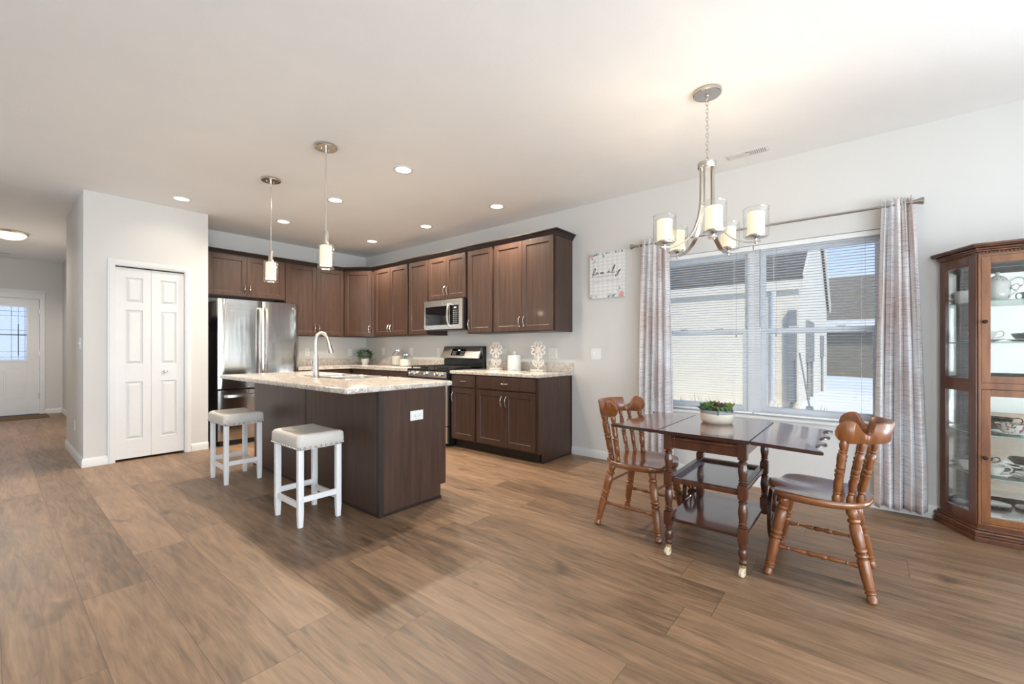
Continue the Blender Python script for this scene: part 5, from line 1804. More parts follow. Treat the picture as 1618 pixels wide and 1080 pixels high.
# ================================================================== FAMILY SIGN
SW_, SH_ = 0.394, 0.482
t = thing('wall_sign', 'gingham canvas sign reading family with pink and teal flowers', 'sign', (XW, 2.114, 1.947), RW)
m = MB(); m.box(-SW_ / 2, SW_ / 2, -0.032, 0, -SH_ / 2, SH_ / 2, 0.003); m.bm.transform(Matrix.Rotation(RW, 4, 'Z')); cv = m.obj('canvas', GINGHAM, t); cv.rotation_euler = (0, 0, -RW)
def uv(px, py):
    u = (px - 80) / 635
    top, bot = 165 - 90 * u, 1000 - 40 * u
    v = (bot - py) / (bot - top)
    return ((u - 0.5) * SW_, -0.0335, (v - 0.5) * SH_)
strokes = [
    [(150, 548), (175, 500), (192, 452), (186, 430), (170, 445), (150, 510), (132, 598)], [(138, 562), (175, 548), (205, 532)],
    [(242, 508), (222, 508), (205, 528), (215, 540), (235, 522), (243, 506), (240, 530), (262, 530)],
    [(285, 532), (292, 505), (288, 535), (305, 508), (317, 506), (313, 532), (330, 504), (343, 502), (340, 530), (370, 522)],
    [(412, 518), (452, 475), (446, 506), (485, 500)],
    [(490, 512), (525, 450), (555, 385), (556, 363), (540, 375), (515, 450), (505, 502), (525, 515), (555, 488)],
    [(580, 478), (590, 502), (615, 485), (642, 450), (615, 520), (590, 567), (565, 575), (570, 550), (610, 515), (662, 440)]]
m = MB()
for s_ in strokes:
    p = spline([uv(*q) for q in s_], 5)
    n = len(p)
    m.tube(p, [0.0029 * (0.65 + 0.5 * math.sin(PI * k / (n - 1))) for k in range(n)], 6)
m.sphere(uv(455, 452), 0.004, 8, 6)
m.obj('family_lettering', INK, t)
m = MB()
random.seed(3)
for y0, xs in ((600, range(170, 550, 24)), (690, list(range(130, 350, 24)) + list(range(385, 660, 24)))):
    for x in xs:
        a, b = uv(x, y0 - (x - 170) * 0.09 + random.uniform(-3, 3)), None
        hh = 0.012
        p = [(a[0] + 0.006 * math.cos(k * PI / 5), a[1], a[2] + hh * math.sin(k * PI / 5)) for k in range(9 if random.random() < 0.5 else 6)]
        m.tube(p, 0.0011, 4)
m.obj('small_script', PALEINK, t)
def blossoms(name, spots, mat_):
    m = MB()
    for px, py, r_ in spots:
        c = Vector(uv(px, py))
        c.x = max(-SW_ / 2 + r_, min(SW_ / 2 - r_, c.x)); c.z = max(-SH_ / 2 + r_, min(SH_ / 2 - r_, c.z))
        for k in range(5):
            a = k * 2 * PI / 5 + px
            cc = c + Vector((math.cos(a), 0, math.sin(a))) * (r_ * 0.5)
            m.lathe([(r_ * 0.5, 0), (r_ * 0.42, 0.0008), (0, 0.001)], cc + Vector((0, 0.001, 0)), cc + Vector((0, -1, 0)), 8)
    m.obj(name, mat_, t)
blossoms('pink_flowers', [(100, 190, 0.024), (125, 220, 0.014), (680, 890, 0.026), (650, 940, 0.022), (690, 945, 0.018)], PINK)
blossoms('teal_leaves', [(170, 185, 0.013), (210, 170, 0.015), (345, 200, 0.013), (325, 165, 0.009), (400, 130, 0.012), (570, 110, 0.012), (680, 95, 0.012), (440, 960, 0.014), (520, 945, 0.016), (550, 920, 0.011), (100, 985, 0.012), (130, 260, 0.009), (640, 800, 0.010)], TEAL)
blossoms('pale_leaves', [(180, 300, 0.014), (150, 330, 0.010), (250, 150, 0.012), (450, 115, 0.014), (620, 100, 0.014), (470, 925, 0.016), (200, 950, 0.014), (630, 760, 0.012), (620, 840, 0.012), (120, 940, 0.012)], LTEAL)

# ================================================================== CEILING LIGHTS
WARM = (1.0, 0.80, 0.56)
CANC = (1.0, 0.88, 0.73)
CAN_W = 175
can_proto = None
cans = [(1.294, 5.551, 'recessed ceiling light above the white closet door', 13), (2.326, 5.573, 'recessed ceiling light farthest back over the refrigerator aisle', CAN_W), (2.338, 4.343, 'recessed ceiling light seen just beside the tall pendant rod', 110), (2.320, 3.147, 'largest recessed ceiling light over the near end of the island', 105),
        (3.574, 5.589, 'recessed ceiling light nearest the kitchen corner', CAN_W), (3.579, 4.376, 'recessed ceiling light in front of the microwave cabinets', CAN_W), (3.575, 3.159, 'recessed ceiling light in front of the end upper cabinet', CAN_W)]
for x, y, lab, e in cans:
    t = thing('recessed_light', lab, 'ceiling light', (x, y, H), 0, 'recessed kitchen lights')
    m = MB(); m.lathe([(0.088, -0.0005), (0.088, -0.005), (0.082, -0.007), (0.066, -0.004), (0.064, -0.0008)], seg=32, close=False); m.obj('trim_ring', TRIM, t)
    m = MB(); m.lathe([(0.0, -0.0025), (0.0655, -0.0025)], seg=32, close=False); m.obj('lens', CANLENS, t)
    light('can_lamp', 'SPOT', (0, 0, -0.012), e, CANC, 0.05, parent=t, spot=math.radians(150), blend=0.8)

def pendant(loc, label, en):
    t = thing('pendant_light', label, 'pendant light', loc, 0, 'glass pendants over the island')
    m = MB(); m.lathe([(0.082, -0.0005), (0.083, -0.004), (0.083, -0.016), (0.078, -0.020), (0.0, -0.021)], seg=36, close=False)
    for s_ in (-1, 1):
        m.sphere((s_ * 0.03, 0.01, -0.024), 0.006, 8, 6)
    m.obj('canopy', NICKEL, t)
    m = MB(); m.lathe([(0.011, -0.018), (0.011, -0.06), (0.0055, -0.064)], seg=12, close=False); m.cyl((0, 0, -0.06), (0, 0, -0.665), 0.0055, seg=10); m.obj('rod', CHROME, t)
    m = MB(); m.lathe([(0.0, -0.660), (0.019, -0.662), (0.0205, -0.668), (0.0205, -0.748), (0.024, -0.752), (0.026, -0.766), (0.0, -0.766)], seg=20, close=False); m.obj('socket_cap', NICKEL, t)
    m = MB(); m.lathe([(0.020, -0.764), (0.056, -0.768), (0.060, -0.774), (0.060, -0.945)], seg=32, close=False); m.lathe([(0.0605, -0.938), (0.062, -0.943), (0.0605, -0.948), (0.0585, -0.943), (0.0605, -0.938)], seg=32, close=False); m.obj('clear_glass', GLASS, t)
    m = MB(); m.lathe([(0.030, -0.770), (0.043, -0.774), (0.044, -0.780), (0.044, -0.925), (0.040, -0.925), (0.040, -0.790), (0.0, -0.785)], seg=28, close=False); m.obj('lamp_shade', SHADE, t)
    m = MB(); m.sphere((0, 0, -0.865), 0.026, 12, 8, (1, 1, 1.3)); m.obj('bulb', CANLENS, t)
    light('pendant_lamp', 'POINT', (0, 0, -0.970), en, WARM, 0.03, parent=t)
pendant((1.67, 4.27, H), 'glass pendant on a rod hanging in front of the refrigerator cabinets', 9)
pendant((1.67, 3.246, H), 'glass pendant on a rod hanging over the near half of the island', 9)

# chandelier
t = thing('chandelier', 'five-arm nickel chandelier with double glass cylinder shades by the window', 'chandelier', (2.80, 0.757, H))
m = MB(); m.lathe([(0.080, -0.0005), (0.081, -0.004), (0.081, -0.018), (0.076, -0.022), (0.012, -0.024), (0.010, -0.032), (0.0, -0.034)], seg=36, close=False); m.obj('canopy', NICKEL, t)
m = MB()
z = -0.030
k = 0
while z > -0.398:
    pts = []
    for q in range(12):
        a = 2 * PI * q / 12
        u, w = 0.0075 * math.cos(a), 0.0165 * math.sin(a)
        pts.append((u if k % 2 == 0 else 0, 0 if k % 2 == 0 else u, z - 0.016 + w))
    m.tube(pts, 0.0022, 6, True)
    z -= 0.0245; k += 1
m.obj('chain', NICKEL, t)
m = MB(); m.tube([(0.012 * math.cos(a), 0, -0.412 + 0.014 * math.sin(a)) for a in [q * PI / 8 for q in range(16)]], 0.003, 6, True); m.lathe([(0.005, -0.425), (0.007, -0.43), (0.050, -0.432), (0.053, -0.436), (0.053, -0.468), (0.050, -0.473), (0.0, -0.475)], seg=32, close=False); m.obj('hub', NICKEL, t)
for k in range(5):
    a = math.radians(274.5 + 72 * k)
    M = Matrix.Rotation(a, 4, 'Z')
    m = MB(M)
    path = spline([(0.036, 0, -0.470), (0.037, 0, -0.58), (0.040, 0, -0.68), (0.056, 0, -0.775), (0.096, 0, -0.872), (0.160, 0, -0.930), (0.225, 0, -0.952), (0.285, 0, -0.953)], 5)
    m.tube(path, 1.0, sect=[(-0.014, -0.0035), (0.014, -0.0035), (0.014, 0.0035), (-0.014, 0.0035)], up=(0, 0, 1) if False else (0.001, 0, 1))
    arm = m.obj('arm', NICKEL, t)
    m = MB(M); m.lathe([(0.006, -0.950), (0.008, -0.936), (0.030, -0.932), (0.056, -0.930), (0.058, -0.924), (0.040, -0.920), (0.040, -0.912), (0.0, -0.912)], (0.262, 0, 0), seg=28, close=False); m.lathe([(0.004, -0.968), (0.007, -0.962), (0.007, -0.945)], (0.262, 0, 0), seg=10); m.obj('shade_cup', NICKEL, arm)
    m = MB(M); m.lathe([(0.030, -0.9275), (0.066, -0.926), (0.067, -0.922), (0.067, -0.765)], (0.262, 0, 0), seg=32, close=False); m.lathe([(0.067, -0.768), (0.0685, -0.764), (0.067, -0.760), (0.0655, -0.764), (0.067, -0.768)], (0.262, 0, 0), seg=32, close=False); m.obj('clear_glass', GLASS, arm)
    m = MB(M); m.lathe([(0.045, -0.912), (0.045, -0.788), (0.042, -0.786), (0.042, -0.800), (0.0, -0.815)], (0.262, 0, 0), seg=28, close=False); m.obj('lamp_shade', SHADE, arm)
    p = M @ Vector((0.262, 0, -0.793))
    light('chandelier_lamp', 'POINT', p, 3.2, WARM, 0.012, parent=t)

t = thing('flush_ceiling_light', 'flush mount ceiling light with bronze rim in the entry hall', 'ceiling light', (0.190, 8.885, H))
m = MB(); m.lathe([(0.172, -0.0005), (0.178, -0.012), (0.170, -0.030), (0.150, -0.034)], seg=40, close=False); m.obj('rim', NICKEL, t)
m = MB(); m.lathe([(0.155, -0.030), (0.148, -0.055), (0.115, -0.085), (0.06, -0.102), (0.0, -0.107)], seg=40, close=False); m.obj('glass_bowl', mat('lit_bowl', (0.9, 0.85, 0.75), 0.4, emit=(1.0, 0.80, 0.50), emit_s=1.6), t)
light('hall_lamp', 'SPOT', (0, 0, -0.125), 140, (1.0, 0.90, 0.78), 0.10, parent=t, spot=math.radians(168), blend=0.4)

def vent(loc, rotz, L_, W_, label):
    t = thing('ceiling_vent', label, 'vent', loc, rotz)
    m = MB(); m.box(-W_ / 2, W_ / 2, -L_ / 2, L_ / 2, -0.006, -0.0005, 0.002); m.obj('frame', TRIM, t)
    m = MB(); m.box(-W_ / 2 + 0.02, W_ / 2 - 0.02, -L_ / 2 + 0.02, L_ / 2 - 0.02, -0.0075, -0.006); m.obj('duct_shade', mat('vent_shadow', (0.16, 0.16, 0.16), 0.8), t)  # dark sheet painted as the shade between the louvers
    m = MB()
    n = int((L_ - 0.04) / 0.0135)
    for k in range(n + 1):
        y = -L_ / 2 + 0.02 + (L_ - 0.04) * k / n
        w = 0.0042 if y < 0 else 0.0062
        m.box(-W_ / 2 + 0.018, W_ / 2 - 0.018, y - w, y + w, -0.0115, -0.007)
    m.box(-W_ / 2 + 0.018, W_ / 2 - 0.018, -0.012, 0.012, -0.012, -0.007)
    m.obj('louvers', TRIM, t)
vent((3.877, 0.740, H), 0, 0.300, 0.105, 'white louvered vent in the ceiling near the chandelier')
vent((0.10, 10.9, H), PI / 2, 0.30, 0.12, 'white vent in the ceiling just before the entry door')

m = MB(); m.box(-0.46, 0.46, -0.30, 0.30, 0, 0.016, 0.006)
tag(m.obj('door_mat', MATFAB, None, (0.22, 11.08, 0.0)), 'brown woven mat on the floor at the entry door', 'door mat')

# ================================================================== CHINA CABINET
CX, CY = 4.155, -0.345      # back, left end of the base
t = thing('china_cabinet', 'wooden curio cabinet with angled sides, glass doors and mirrored back', 'china cabinet', (CX, CY, 0))
W2 = 1.32                    # mirrored about y = -W2/2 of the local frame
# local: x negative is into the room, y negative is away from the camera's left
def plan(off):
    a = [(0.0, -0.046 + off), (-0.030, -0.046 + off), (-0.300 - off * 0.82, -0.178 + off * 0.42)]
    b = [(x, -W2 - y) for x, y in a[::-1]]
    return a + b
def prof_prism(m, off, z0, z1, bev=0.0):
    m.prism(plan(off), z0, z1, bev)
# base mouldings
m = MB(); prof_prism(m, 0.040, 0.0, 0.030, 0.004); prof_prism(m, 0.030, 0.030, 0.046, 0.004); prof_prism(m, 0.036, 0.046, 0.066, 0.007); prof_prism(m, 0.020, 0.066, 0.078, 0.004); prof_prism(m, 0.004, 0.070, 0.102, 0.003)
m.obj('plinth', CURIODARK, t)
m = MB(); prof_prism(m, 0.004, 1.745, 1.762, 0.002); prof_prism(m, 0.016, 1.762, 1.772, 0.003); prof_prism(m, 0.024, 1.772, 1.788, 0.006); prof_prism(m, 0.046, 1.788, 1.796, 0.003); prof_prism(m, 0.054, 1.796, 1.810, 0.004)
cr = m.obj('cornice', CURIODARK, t)
m = MB()
pts = plan(0.010)
for i in range(1, 4):
    a, b = Vector((*pts[i], 0)), Vector((*pts[i + 1], 0))
    n = int((b - a).length / 0.016)
    for k in range(n):
        c = a + (b - a) * ((k + 0.5) / n)
        m.sphere((c.x, c.y, 1.756), 0.0062, 6, 4, (1, 1, 0.8))
m.obj('bead_trim', CURIO, cr)
# case: corner posts, rails
P = plan(0.0)
def post_at(m, p, w, z0, z1):
    m.box(p[0] - w, p[0] + w, p[1] - w, p[1] + w, z0, z1, 0.002)
def rail(m, a, b, z0, z1, th=0.020, e0=0.0, e1=0.0):
    a = Vector((*a, 0)); b = Vector((*b, 0)); d = (b - a); L_ = d.length; d.normalize()
    n = Vector((-d.y, d.x, 0))
    M = Matrix((( d.x, n.x, 0, a.x), (d.y, n.y, 0, a.y), (0, 0, 1, 0), (0, 0, 0, 1)))
    mm = MB(M); mm.box(e0, L_ - e1, -th / 2, th / 2, z0, z1, 0.002)
    m.bev = True; me = bpy.data.meshes.new('tmp'); mm.bm.to_mesh(me); mm.bm.free(); m.bm.from_mesh(me); bpy.data.meshes.remove(me)
zb, zt_ = 0.102, 1.745
MIDZ0, MIDZ1 = 0.905, 0.985
for (a, b), side in (((P[1], P[2]), 's'), ((P[4], P[3]), 's')):
    m = MB()
    rail(m, a, b, zb, zt_, 0.022, 0.0, (Vector((*b, 0)) - Vector((*a, 0))).length - 0.050)
    L_ = (Vector((*b, 0)) - Vector((*a, 0))).length
    rail(m, a, b, zb, zt_, 0.022, L_ - 0.055, -0.004)
    rail(m, a, b, zt_ - 0.055, zt_, 0.021, 0.05, 0.055); rail(m, a, b, zb, zb + 0.050, 0.021, 0.05, 0.055); rail(m, a, b, MIDZ0, MIDZ1, 0.021, 0.05, 0.055)
    sd = m.obj('side_frame', CURIODARK, t)
    for z0, z1 in ((zb + 0.05, MIDZ0), (MIDZ1, zt_ - 0.055)):
        m = MB(); rail(m, a, b, z0, z1, 0.004, 0.05, 0.055); m.obj('side_glass', GLASS, sd)
fa, fb = P[2], P[3]
FL = abs(fa[1] - fb[1])
m = MB(); rail(m, fa, fb, zb, zt_, 0.024, 0.0, FL - 0.012); rail(m, fa, fb, zb, zt_, 0.024, FL - 0.012, 0.0)
rail(m, fa, fb, zt_ - 0.012, zt_, 0.024, 0.012, 0.012); rail(m, fa, fb, zb, zb + 0.010, 0.024, 0.012, 0.012); rail(m, fa, fb, MIDZ0 + 0.020, MIDZ1 - 0.022, 0.024, 0.012, 0.012)
m.obj('front_frame', CURIO, t)
half = FL / 2
for z0, z1, st_ in ((zb + 0.012, MIDZ0 + 0.018, 0.046), (MIDZ1 - 0.020, zt_ - 0.014, 0.030)):
    for e0, e1 in ((0.013, half + 0.001), (half + 0.001, 0.013)):
        m = MB()
        sw = 0.040
        rail(m, fa, fb, z0, z1, 0.020, e0, FL - e0 - sw); rail(m, fa, fb, z0, z1, 0.020, FL - e1 - sw, e1)
        rail(m, fa, fb, z0, z0 + sw, 0.020, e0 + sw, e1 + sw); rail(m, fa, fb, z1 - sw, z1, 0.020, e0 + sw, e1 + sw)
        d_ = m.obj('door', CURIO, t)
        m = MB(); rail(m, fa, fb, z0 + sw, z1 - sw, 0.004, e0 + sw, e1 + sw); m.obj('door_glass', GLASS, d_)
        if e0 < 0.1:
            ky = fa[1] - (e0 + 0.014); kz = (1.335 if z0 > 0.5 else 0.512)
            m = MB(); m.lathe([(0.006, 0), (0.005, 0.012), (0.011, 0.018), (0.0115, 0.026), (0.007, 0.031), (0.0, 0.031)], (fa[0] - 0.010, ky, kz), (fa[0] - 1.01, ky, kz), 12); m.obj('knob', BRONZE, d_)
m = MB(); m.prism(plan(-0.012), zb, zb + 0.014); m.obj('floor_board', CURIODARK, t)
m = MB(); m.prism(plan(-0.012), zt_ - 0.012, zt_); m.obj('top_board', CURIODARK, t)
m = MB(); m.prism(plan(-0.020), 0.9425, 0.9575); m.obj('middle_board', CURIODARK, t)
m = MB(); m.box(-0.012, -0.002, -W2 + 0.046, -0.046, zb, zt_); bk = m.obj('back_board', CURIODARK, t)
m = MB(); m.box(-0.015, -0.012, -W2 + 0.055, -0.055, zb + 0.015, zt_ - 0.013); m.obj('mirror', MIRROR, bk)
SHZ = (0.385, 0.645, 1.215, 1.468)
for z in SHZ:
    m = MB()
    pl = plan(-0.030); pl[0] = (-0.018, pl[0][1]); pl[5] = (-0.018, pl[5][1])
    m.prism(pl, z - 0.006, z - 0.0005); s_ = m.obj('glass_shelf', SHELFGLASS, t)
    m = MB()
    for i in range(1, 4):
        rail(m, pl[i], pl[i + 1], z - 0.006, z - 0.0005, 0.0012)
    m.obj('glass_edge', SHELFEDGE, s_)
m = MB(); m.box(-0.020, -0.014, -W2 / 2 - 0.022, -W2 / 2 + 0.022, zb + 0.015, zt_ - 0.013); m.obj('back_batten', CURIODARK, bk)

# china (world positions; cabinet interior x 3.88..4.13, y from -0.45)
def cup(m, c, r, h, seg=24):
    m.lathe([(0.0, 0.0), (r * 0.5, 0.0), (r * 0.52, 0.006), (r * 0.62, h * 0.2), (r * 0.88, h * 0.6), (r, h), (r * 0.96, h), (r * 0.84, h * 0.6), (r * 0.5, h * 0.15), (0.0, h * 0.10)], c, seg=seg, close=False)
def saucer(m, c, r, h=0.014, seg=28):
    m.lathe([(0.0, 0.0), (r * 0.5, 0.0), (r * 0.55, 0.003), (r, h), (r * 0.99, h + 0.003), (r * 0.55, 0.007), (0.0, 0.005)], c, seg=seg, close=False)
def handle(m, c, d, r, z0, z1, out, th=0.0035):
    d = Vector((*d, 0)).normalized()
    c = Vector(c)
    m.tube(spline([c + d * (r * 0.80) + Vector((0, 0, z0)), c + d * (r + out * 0.7) + Vector((0, 0, z0 + (z1 - z0) * 0.25)), c + d * (r + out) + Vector((0, 0, z0 + (z1 - z0) * 0.7)), c + d * (r + out * 0.55) + Vector((0, 0, z1 * 1.03)), c + d * (r * 0.97) + Vector((0, 0, z1 * 0.96))], 5), th, 8)
def teacup(loc, label, r=0.046, h=0.050, mat_=None, hd=(0, -1), rs=0.072, group='teacups in the china cabinet'):
    t = thing('teacup', label, 'teacup', (loc[0], loc[1], loc[2] + 0.0062), 0, group)
    m = MB(); cup(m, (0, 0, 0), r, h); m.obj('bowl', mat_ or FLORAL, t)
    m = MB(); handle(m, (0, 0, 0), hd, r, h * 0.3, h, r * 0.55); m.obj('handle', mat_ or FLORAL, t)
    return t
def saucer_t(loc, label, r=0.072, mat_=None, group='saucers in the china cabinet'):
    m = MB(); saucer(m, (0, 0, 0), r)
    return tag(m.obj('saucer', mat_ or FLORAL, None, loc), label, 'saucer', group)
def plate_t(loc, label, r=0.09, mat_=None, lean=0.0, group='plates in the china cabinet'):
    m = MB(); m.lathe([(0.0, 0.0), (r * 0.6, 0.0), (r * 0.68, 0.006), (r, 0.014), (r * 0.99, 0.017), (r * 0.66, 0.010), (0.0, 0.004)], seg=32, close=False)
    o = tag(m.obj('plate', mat_ or FLORAL, None, loc), label, 'plate', group)
    o.rotation_euler = (0, lean, 0)
    return o
S1, S2, S3, S4 = SHZ[3], SHZ[2], SHZ[1], SHZ[0]
MB_, FB_ = 0.9577, zb + 0.0142
# top shelf
t = thing('teapot', 'white floral porcelain teapot with a scrolled handle on the top glass shelf', 'teapot', (3.985, -0.625, S1))
t.scale = (0.88, 0.88, 0.86)
m = MB(); m.lathe([(0.0, 0.0), (0.048, 0.0), (0.050, 0.006), (0.060, 0.02), (0.064, 0.055), (0.058, 0.085), (0.064, 0.115), (0.058, 0.138), (0.045, 0.150), (0.043, 0.152), (0.0, 0.152)], seg=30, close=False); m.obj('body', FLORAL, t)
m = MB(); m.lathe([(0.047, 0.151), (0.044, 0.160), (0.026, 0.176), (0.010, 0.182), (0.008, 0.188), (0.015, 0.196), (0.010, 0.206), (0.0, 0.209)], seg=24, close=False); m.obj('lid', FLORAL, t)
m = MB(); m.tube(spline([(0.010, 0.050, 0.035), (0.012, 0.082, 0.055), (0.014, 0.092, 0.090), (0.016, 0.100, 0.125), (0.018, 0.118, 0.150)], 5), [0.014 - 0.0004 * k for k in range(21)], 10); m.obj('spout', FLORAL, t)
m = MB(); m.tube(spline([(-0.004, -0.055, 0.030), (-0.006, -0.085, 0.060), (-0.008, -0.105, 0.095), (-0.010, -0.125, 0.120), (-0.010, -0.118, 0.150), (-0.010, -0.090, 0.158), (-0.008, -0.068, 0.145), (-0.006, -0.058, 0.128)], 5), 0.0055, 8); m.tube(spline([(-0.006, -0.085, 0.065), (-0.006, -0.068, 0.085), (-0.006, -0.074, 0.108), (-0.006, -0.090, 0.115), (-0.006, -0.100, 0.100)], 5), 0.0045, 8); m.obj('handle', FLORAL, t)
t = thing('sugar_bowl', 'small floral porcelain cream pot on the top shelf behind the side glass', 'sugar bowl', (4.055, -0.484, S1))
m = MB(); m.lathe([(0.0, 0), (0.034, 0), (0.036, 0.006), (0.044, 0.03), (0.040, 0.055), (0.046, 0.078), (0.043, 0.078), (0.036, 0.055), (0.0, 0.04)], seg=26, close=False); m.obj('bowl', FLORAL, t)
m = MB(); handle(m, (0, 0, 0), (0.5, 1), 0.042, 0.02, 0.068, 0.020); m.obj('handle', FLORAL, t)
t = thing('cream_jug', 'porcelain cream jug beside the teapot handle on the top shelf', 'jug', (3.99, -0.815, S1))
t.scale = (0.85, 0.85, 0.85)
m = MB(); m.lathe([(0.0, 0), (0.036, 0), (0.038, 0.006), (0.046, 0.03), (0.040, 0.06), (0.045, 0.085), (0.042, 0.085), (0.0, 0.04)], seg=26, close=False); m.obj('body', FLORAL, t)
m = MB(); handle(m, (0, 0, 0), (0, 1), 0.044, 0.02, 0.078, 0.028, 0.004); m.obj('handle', FLORAL, t)
# second shelf
saucer_t((4.015, -0.580, S2), 'saucer on the second shelf under the cup near the corner post', 0.080)
teacup((4.015, -0.580, S2), 'floral teacup on the second shelf behind the corner post', 0.050, 0.058)
saucer_t((4.00, -0.790, S2), 'saucer on the second shelf below the teapot handle', 0.082)
teacup((4.00, -0.790, S2), 'wide floral teacup on the second shelf below the teapot handle', 0.060, 0.050)
# middle board
for k, (x, y, r_) in enumerate(((4.04, -0.475, 0.035), (3.99, -0.640, 0.055), (4.00, -0.790, 0.070))):
    plate_t((x, y, MB_), ('small porcelain dish on the middle board behind the side glass', 'porcelain dish on the middle board below the teapot shelf', 'larger porcelain dish on the middle board at the frame edge')[k], r_)
# third shelf
saucer_t((3.985, -0.680, S3), 'white saucer under the chintz cup on the upper glass shelf of the lower half', 0.086, PORC)
teacup((3.985, -0.680, S3), 'wide chintz-patterned teacup in the lower half of the cabinet', 0.068, 0.062, CHINTZ)
# fourth shelf
saucer_t((4.050, -0.505, S4), 'saucer on the lowest glass shelf behind the side glass', 0.068)
teacup((4.050, -0.505, S4), 'teacup on the lowest glass shelf behind the side glass', 0.044, 0.050)
saucer_t((3.985, -0.610, S4), 'saucer on the lowest glass shelf just behind the corner post', 0.078)
teacup((3.985, -0.610, S4), 'teacup on the lowest glass shelf just behind the corner post', 0.048, 0.052)
plate_t((3.98, -0.775, S4), 'bottom plate of the stack on the lowest glass shelf', 0.095)
plate_t((3.98, -0.775, S4 + 0.018), 'upper plate of the stack on the lowest glass shelf', 0.080)
teacup((3.98, -0.775, S4 + 0.024), 'shallow teacup on top of the plate stack on the lowest glass shelf', 0.060, 0.042)
# floor of the cabinet
plate_t((4.04, -0.490, FB_), 'small dish on the cabinet floor behind the side glass', 0.050)
plate_t((3.975, -0.655, FB_), 'gold-edged porcelain tray lying on the cabinet floor by the corner post', 0.085)
plate_t((3.965, -0.850, FB_), 'gold-edged porcelain plate on the cabinet floor at the frame edge', 0.095)

# ================================================================== OUTSIDE THE WINDOW
m = MB()
def snow_z(x, y):
    return 0.30 - 0.016 * max(0, x - 8) + 0.05 * math.sin(x * 0.8 + y * 0.5) * min(1, (x - 4.3) / 3) + 0.03 * math.sin(y * 1.3) * min(1, (x - 4.3) / 3)
m.grid(lambda u, v: (4.32 + 36 * u, -14 + 34 * v, snow_z(4.32 + 36 * u, -14 + 34 * v)), 70, 60)
struct(m.obj('snowy_ground', SNOW), 'structure')
m = MB(); m.grid(lambda u, v: (-8 + 12 * u, 12.3 + 20 * v, -0.15 + 0.03 * math.sin(9 * u + 5 * v)), 12, 16)
struct(m.obj('front_yard_ground', SNOW), 'structure')

t = thing('neighbor_house', 'white-sided neighbor house close outside the window with grey shingle roof', 'house', (7.3, 0.75, 0))
EZ = 2.12
RX = 5.5                      # depth of the house in x
RH = RX / 2 * 0.66
m = MB(); m.box(0, RX, 0, 13, 0.1, EZ); m.obj('wall', SIDING, t)
m = MB()   # gable end facing -y
m.prism([(0, EZ), (RX, EZ), (RX / 2, EZ + RH)], 0, 0.12); m.bm.transform(Matrix(((1, 0, 0, 0), (0, 0, 1, 0.0), (0, 1, 0, 0), (0, 0, 0, 1)))); m.obj('gable', SIDING, t)
m = MB()
ov, e = 0.05, 0.06
for s_ in (0, 1):
    xa, xb = (-ov, RX / 2) if s_ == 0 else (RX + ov, RX / 2)
    za, zb_ = EZ - 0.66 * ov, EZ + RH
    lo = [m.v((xa, -e, za)), m.v((xa, 13.2, za)), m.v((xb, 13.2, zb_)), m.v((xb, -e, zb_))]
    hi = [m.v((v.co.x, v.co.y, v.co.z + 0.10)) for v in lo]
    m.f(lo[::-1]); m.f(hi)
    for k in range(4):
        m.f([lo[k], lo[(k + 1) % 4], hi[(k + 1) % 4], hi[k]])
m.obj('roof', HOUSEROOF, t)
m = MB()
for s_ in (0, 1):
    xa, xb = (-ov, RX / 2) if s_ == 0 else (RX + ov, RX / 2)
    za, zb_ = EZ - 0.66 * ov, EZ + RH
    vs = [m.v((xa, -e - 0.02, za - 0.06)), m.v((xb, -e - 0.02, zb_ - 0.06)), m.v((xb, -e - 0.02, zb_ + 0.12)), m.v((xa, -e - 0.02, za + 0.12))]
    w2_ = [m.v((v.co.x, v.co.y + 0.03, v.co.z)) for v in vs]
    m.f(vs); m.f(w2_[::-1])
    for k in range(4):
        m.f([vs[k], vs[(k + 1) % 4], w2_[(k + 1) % 4], w2_[k]])
m.box(-ov - 0.02, -ov + 0.10, -e, 13.2, EZ - 0.66 * ov - 0.07, EZ - 0.66 * ov + 0.06)
m.obj('fascia', SIDING, t)
m = MB(); m.box(-ov, 0.0, 0, 13, EZ - 0.66 * ov - 0.05, EZ - 0.66 * ov - 0.03); m.obj('soffit', TRIM, t)
m = MB(); m.tube([(-0.05, 0.30, EZ - 0.12), (-0.05, 0.30, 0.42), (-0.25, 0.30, 0.36)], 0.035, 8); m.obj('downspout', TRIM, t)
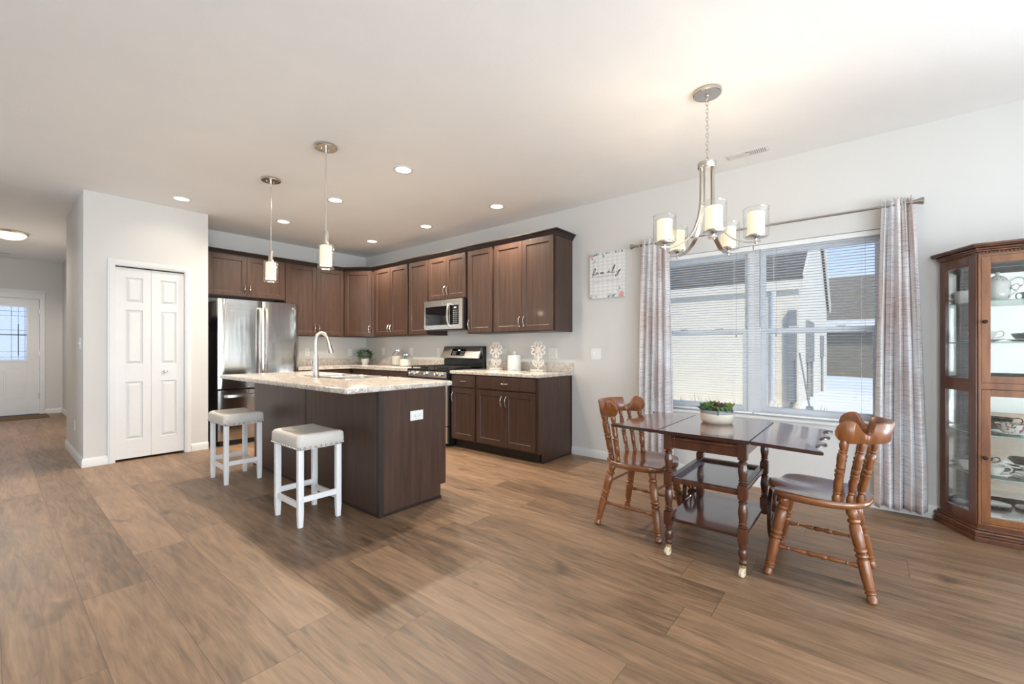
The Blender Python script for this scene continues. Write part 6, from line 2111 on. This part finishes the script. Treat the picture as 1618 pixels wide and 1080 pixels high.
for x0, x1, y0, y1, z0, z1 in ((-0.11, 0.0, 0.02, 0.125, 0.42, 1.72), (0.9, 1.25, -0.045, 0.0, 0.95, 1.62), (1.5, 1.8, -0.045, 0.0, 0.95, 1.62), (3.6, 3.9, -0.05, 0.0, 1.0, 1.45)):
    m = MB(); m.box(x0, x1, y0, y1, z0, z1, 0.006); m.cyl(((x0 + x1) / 2, (y0 + y1) / 2, 0.25), ((x0 + x1) / 2, (y0 + y1) / 2, z0), 0.02, seg=8); m.obj('utility_box', GREYBOX, t)

m = MB(); m.tube([(0, 0, 0.02), (0.15, 0.137, 0.80)], 0.011, 6); m.box(-0.05, 0.05, -0.03, 0.05, 0.0, 0.09, 0.02)
tag(m.obj('leaning_pole', GREYBOX, None, (6.95, 0.583, 0.32)), 'thin dark pole leaning in the snow beside the neighbor house corner', 'pole')
t = thing('far_house', 'distant dark-sided house with brown roof across the snowy yard', 'house', (22, -12, -0.1))
m = MB(); m.box(0, 8, 0, 14.2, 0.0, 2.35); m.obj('wall', FARWALL, t)
m = MB()
vs = [m.v(p) for p in ((-0.5, -0.4, 2.3), (-0.5, 14.6, 2.3), (4, 14.6, 4.55), (4, -0.4, 4.55))]
w2_ = [m.v((v.co.x, v.co.y, v.co.z + 0.15)) for v in vs]
m.f(vs); m.f(w2_[::-1])
for k in range(4):
    m.f([vs[k], vs[(k + 1) % 4], w2_[(k + 1) % 4], w2_[k]])
vs = [m.v(p) for p in ((8.5, -0.4, 2.3), (8.5, 14.6, 2.3), (4, 14.6, 4.55), (4, -0.4, 4.55))]
w2_ = [m.v((v.co.x, v.co.y, v.co.z + 0.15)) for v in vs]
m.f(vs[::-1]); m.f(w2_)
m.obj('roof', BROWNROOF, t)
m = MB(); m.box(-0.55, -0.35, -0.4, 14.6, 2.10, 2.42); m.obj('fascia', TRIM, t)
m = MB()
random.seed(11)
for k in range(160):
    x = random.uniform(6.2, 7.25); y = random.uniform(0.3, 4.0)
    z = snow_z(x, y)
    h = random.uniform(0.05, 0.16)
    a = random.uniform(0, 6.28)
    dx_, dy_ = math.cos(a), math.sin(a)
    w = 0.006
    v = [m.v((x - dy_ * w, y + dx_ * w, z - 0.02)), m.v((x + dy_ * w, y - dx_ * w, z - 0.02)), m.v((x + dx_ * h * 0.4, y + dy_ * h * 0.4, z + h))]
    m.f(v)
o = m.obj('dry_grass', DRYGRASS); o['kind'] = 'stuff'; o['label'] = 'dry grass blades poking through the snow by the neighbor house'; o['category'] = 'grass'
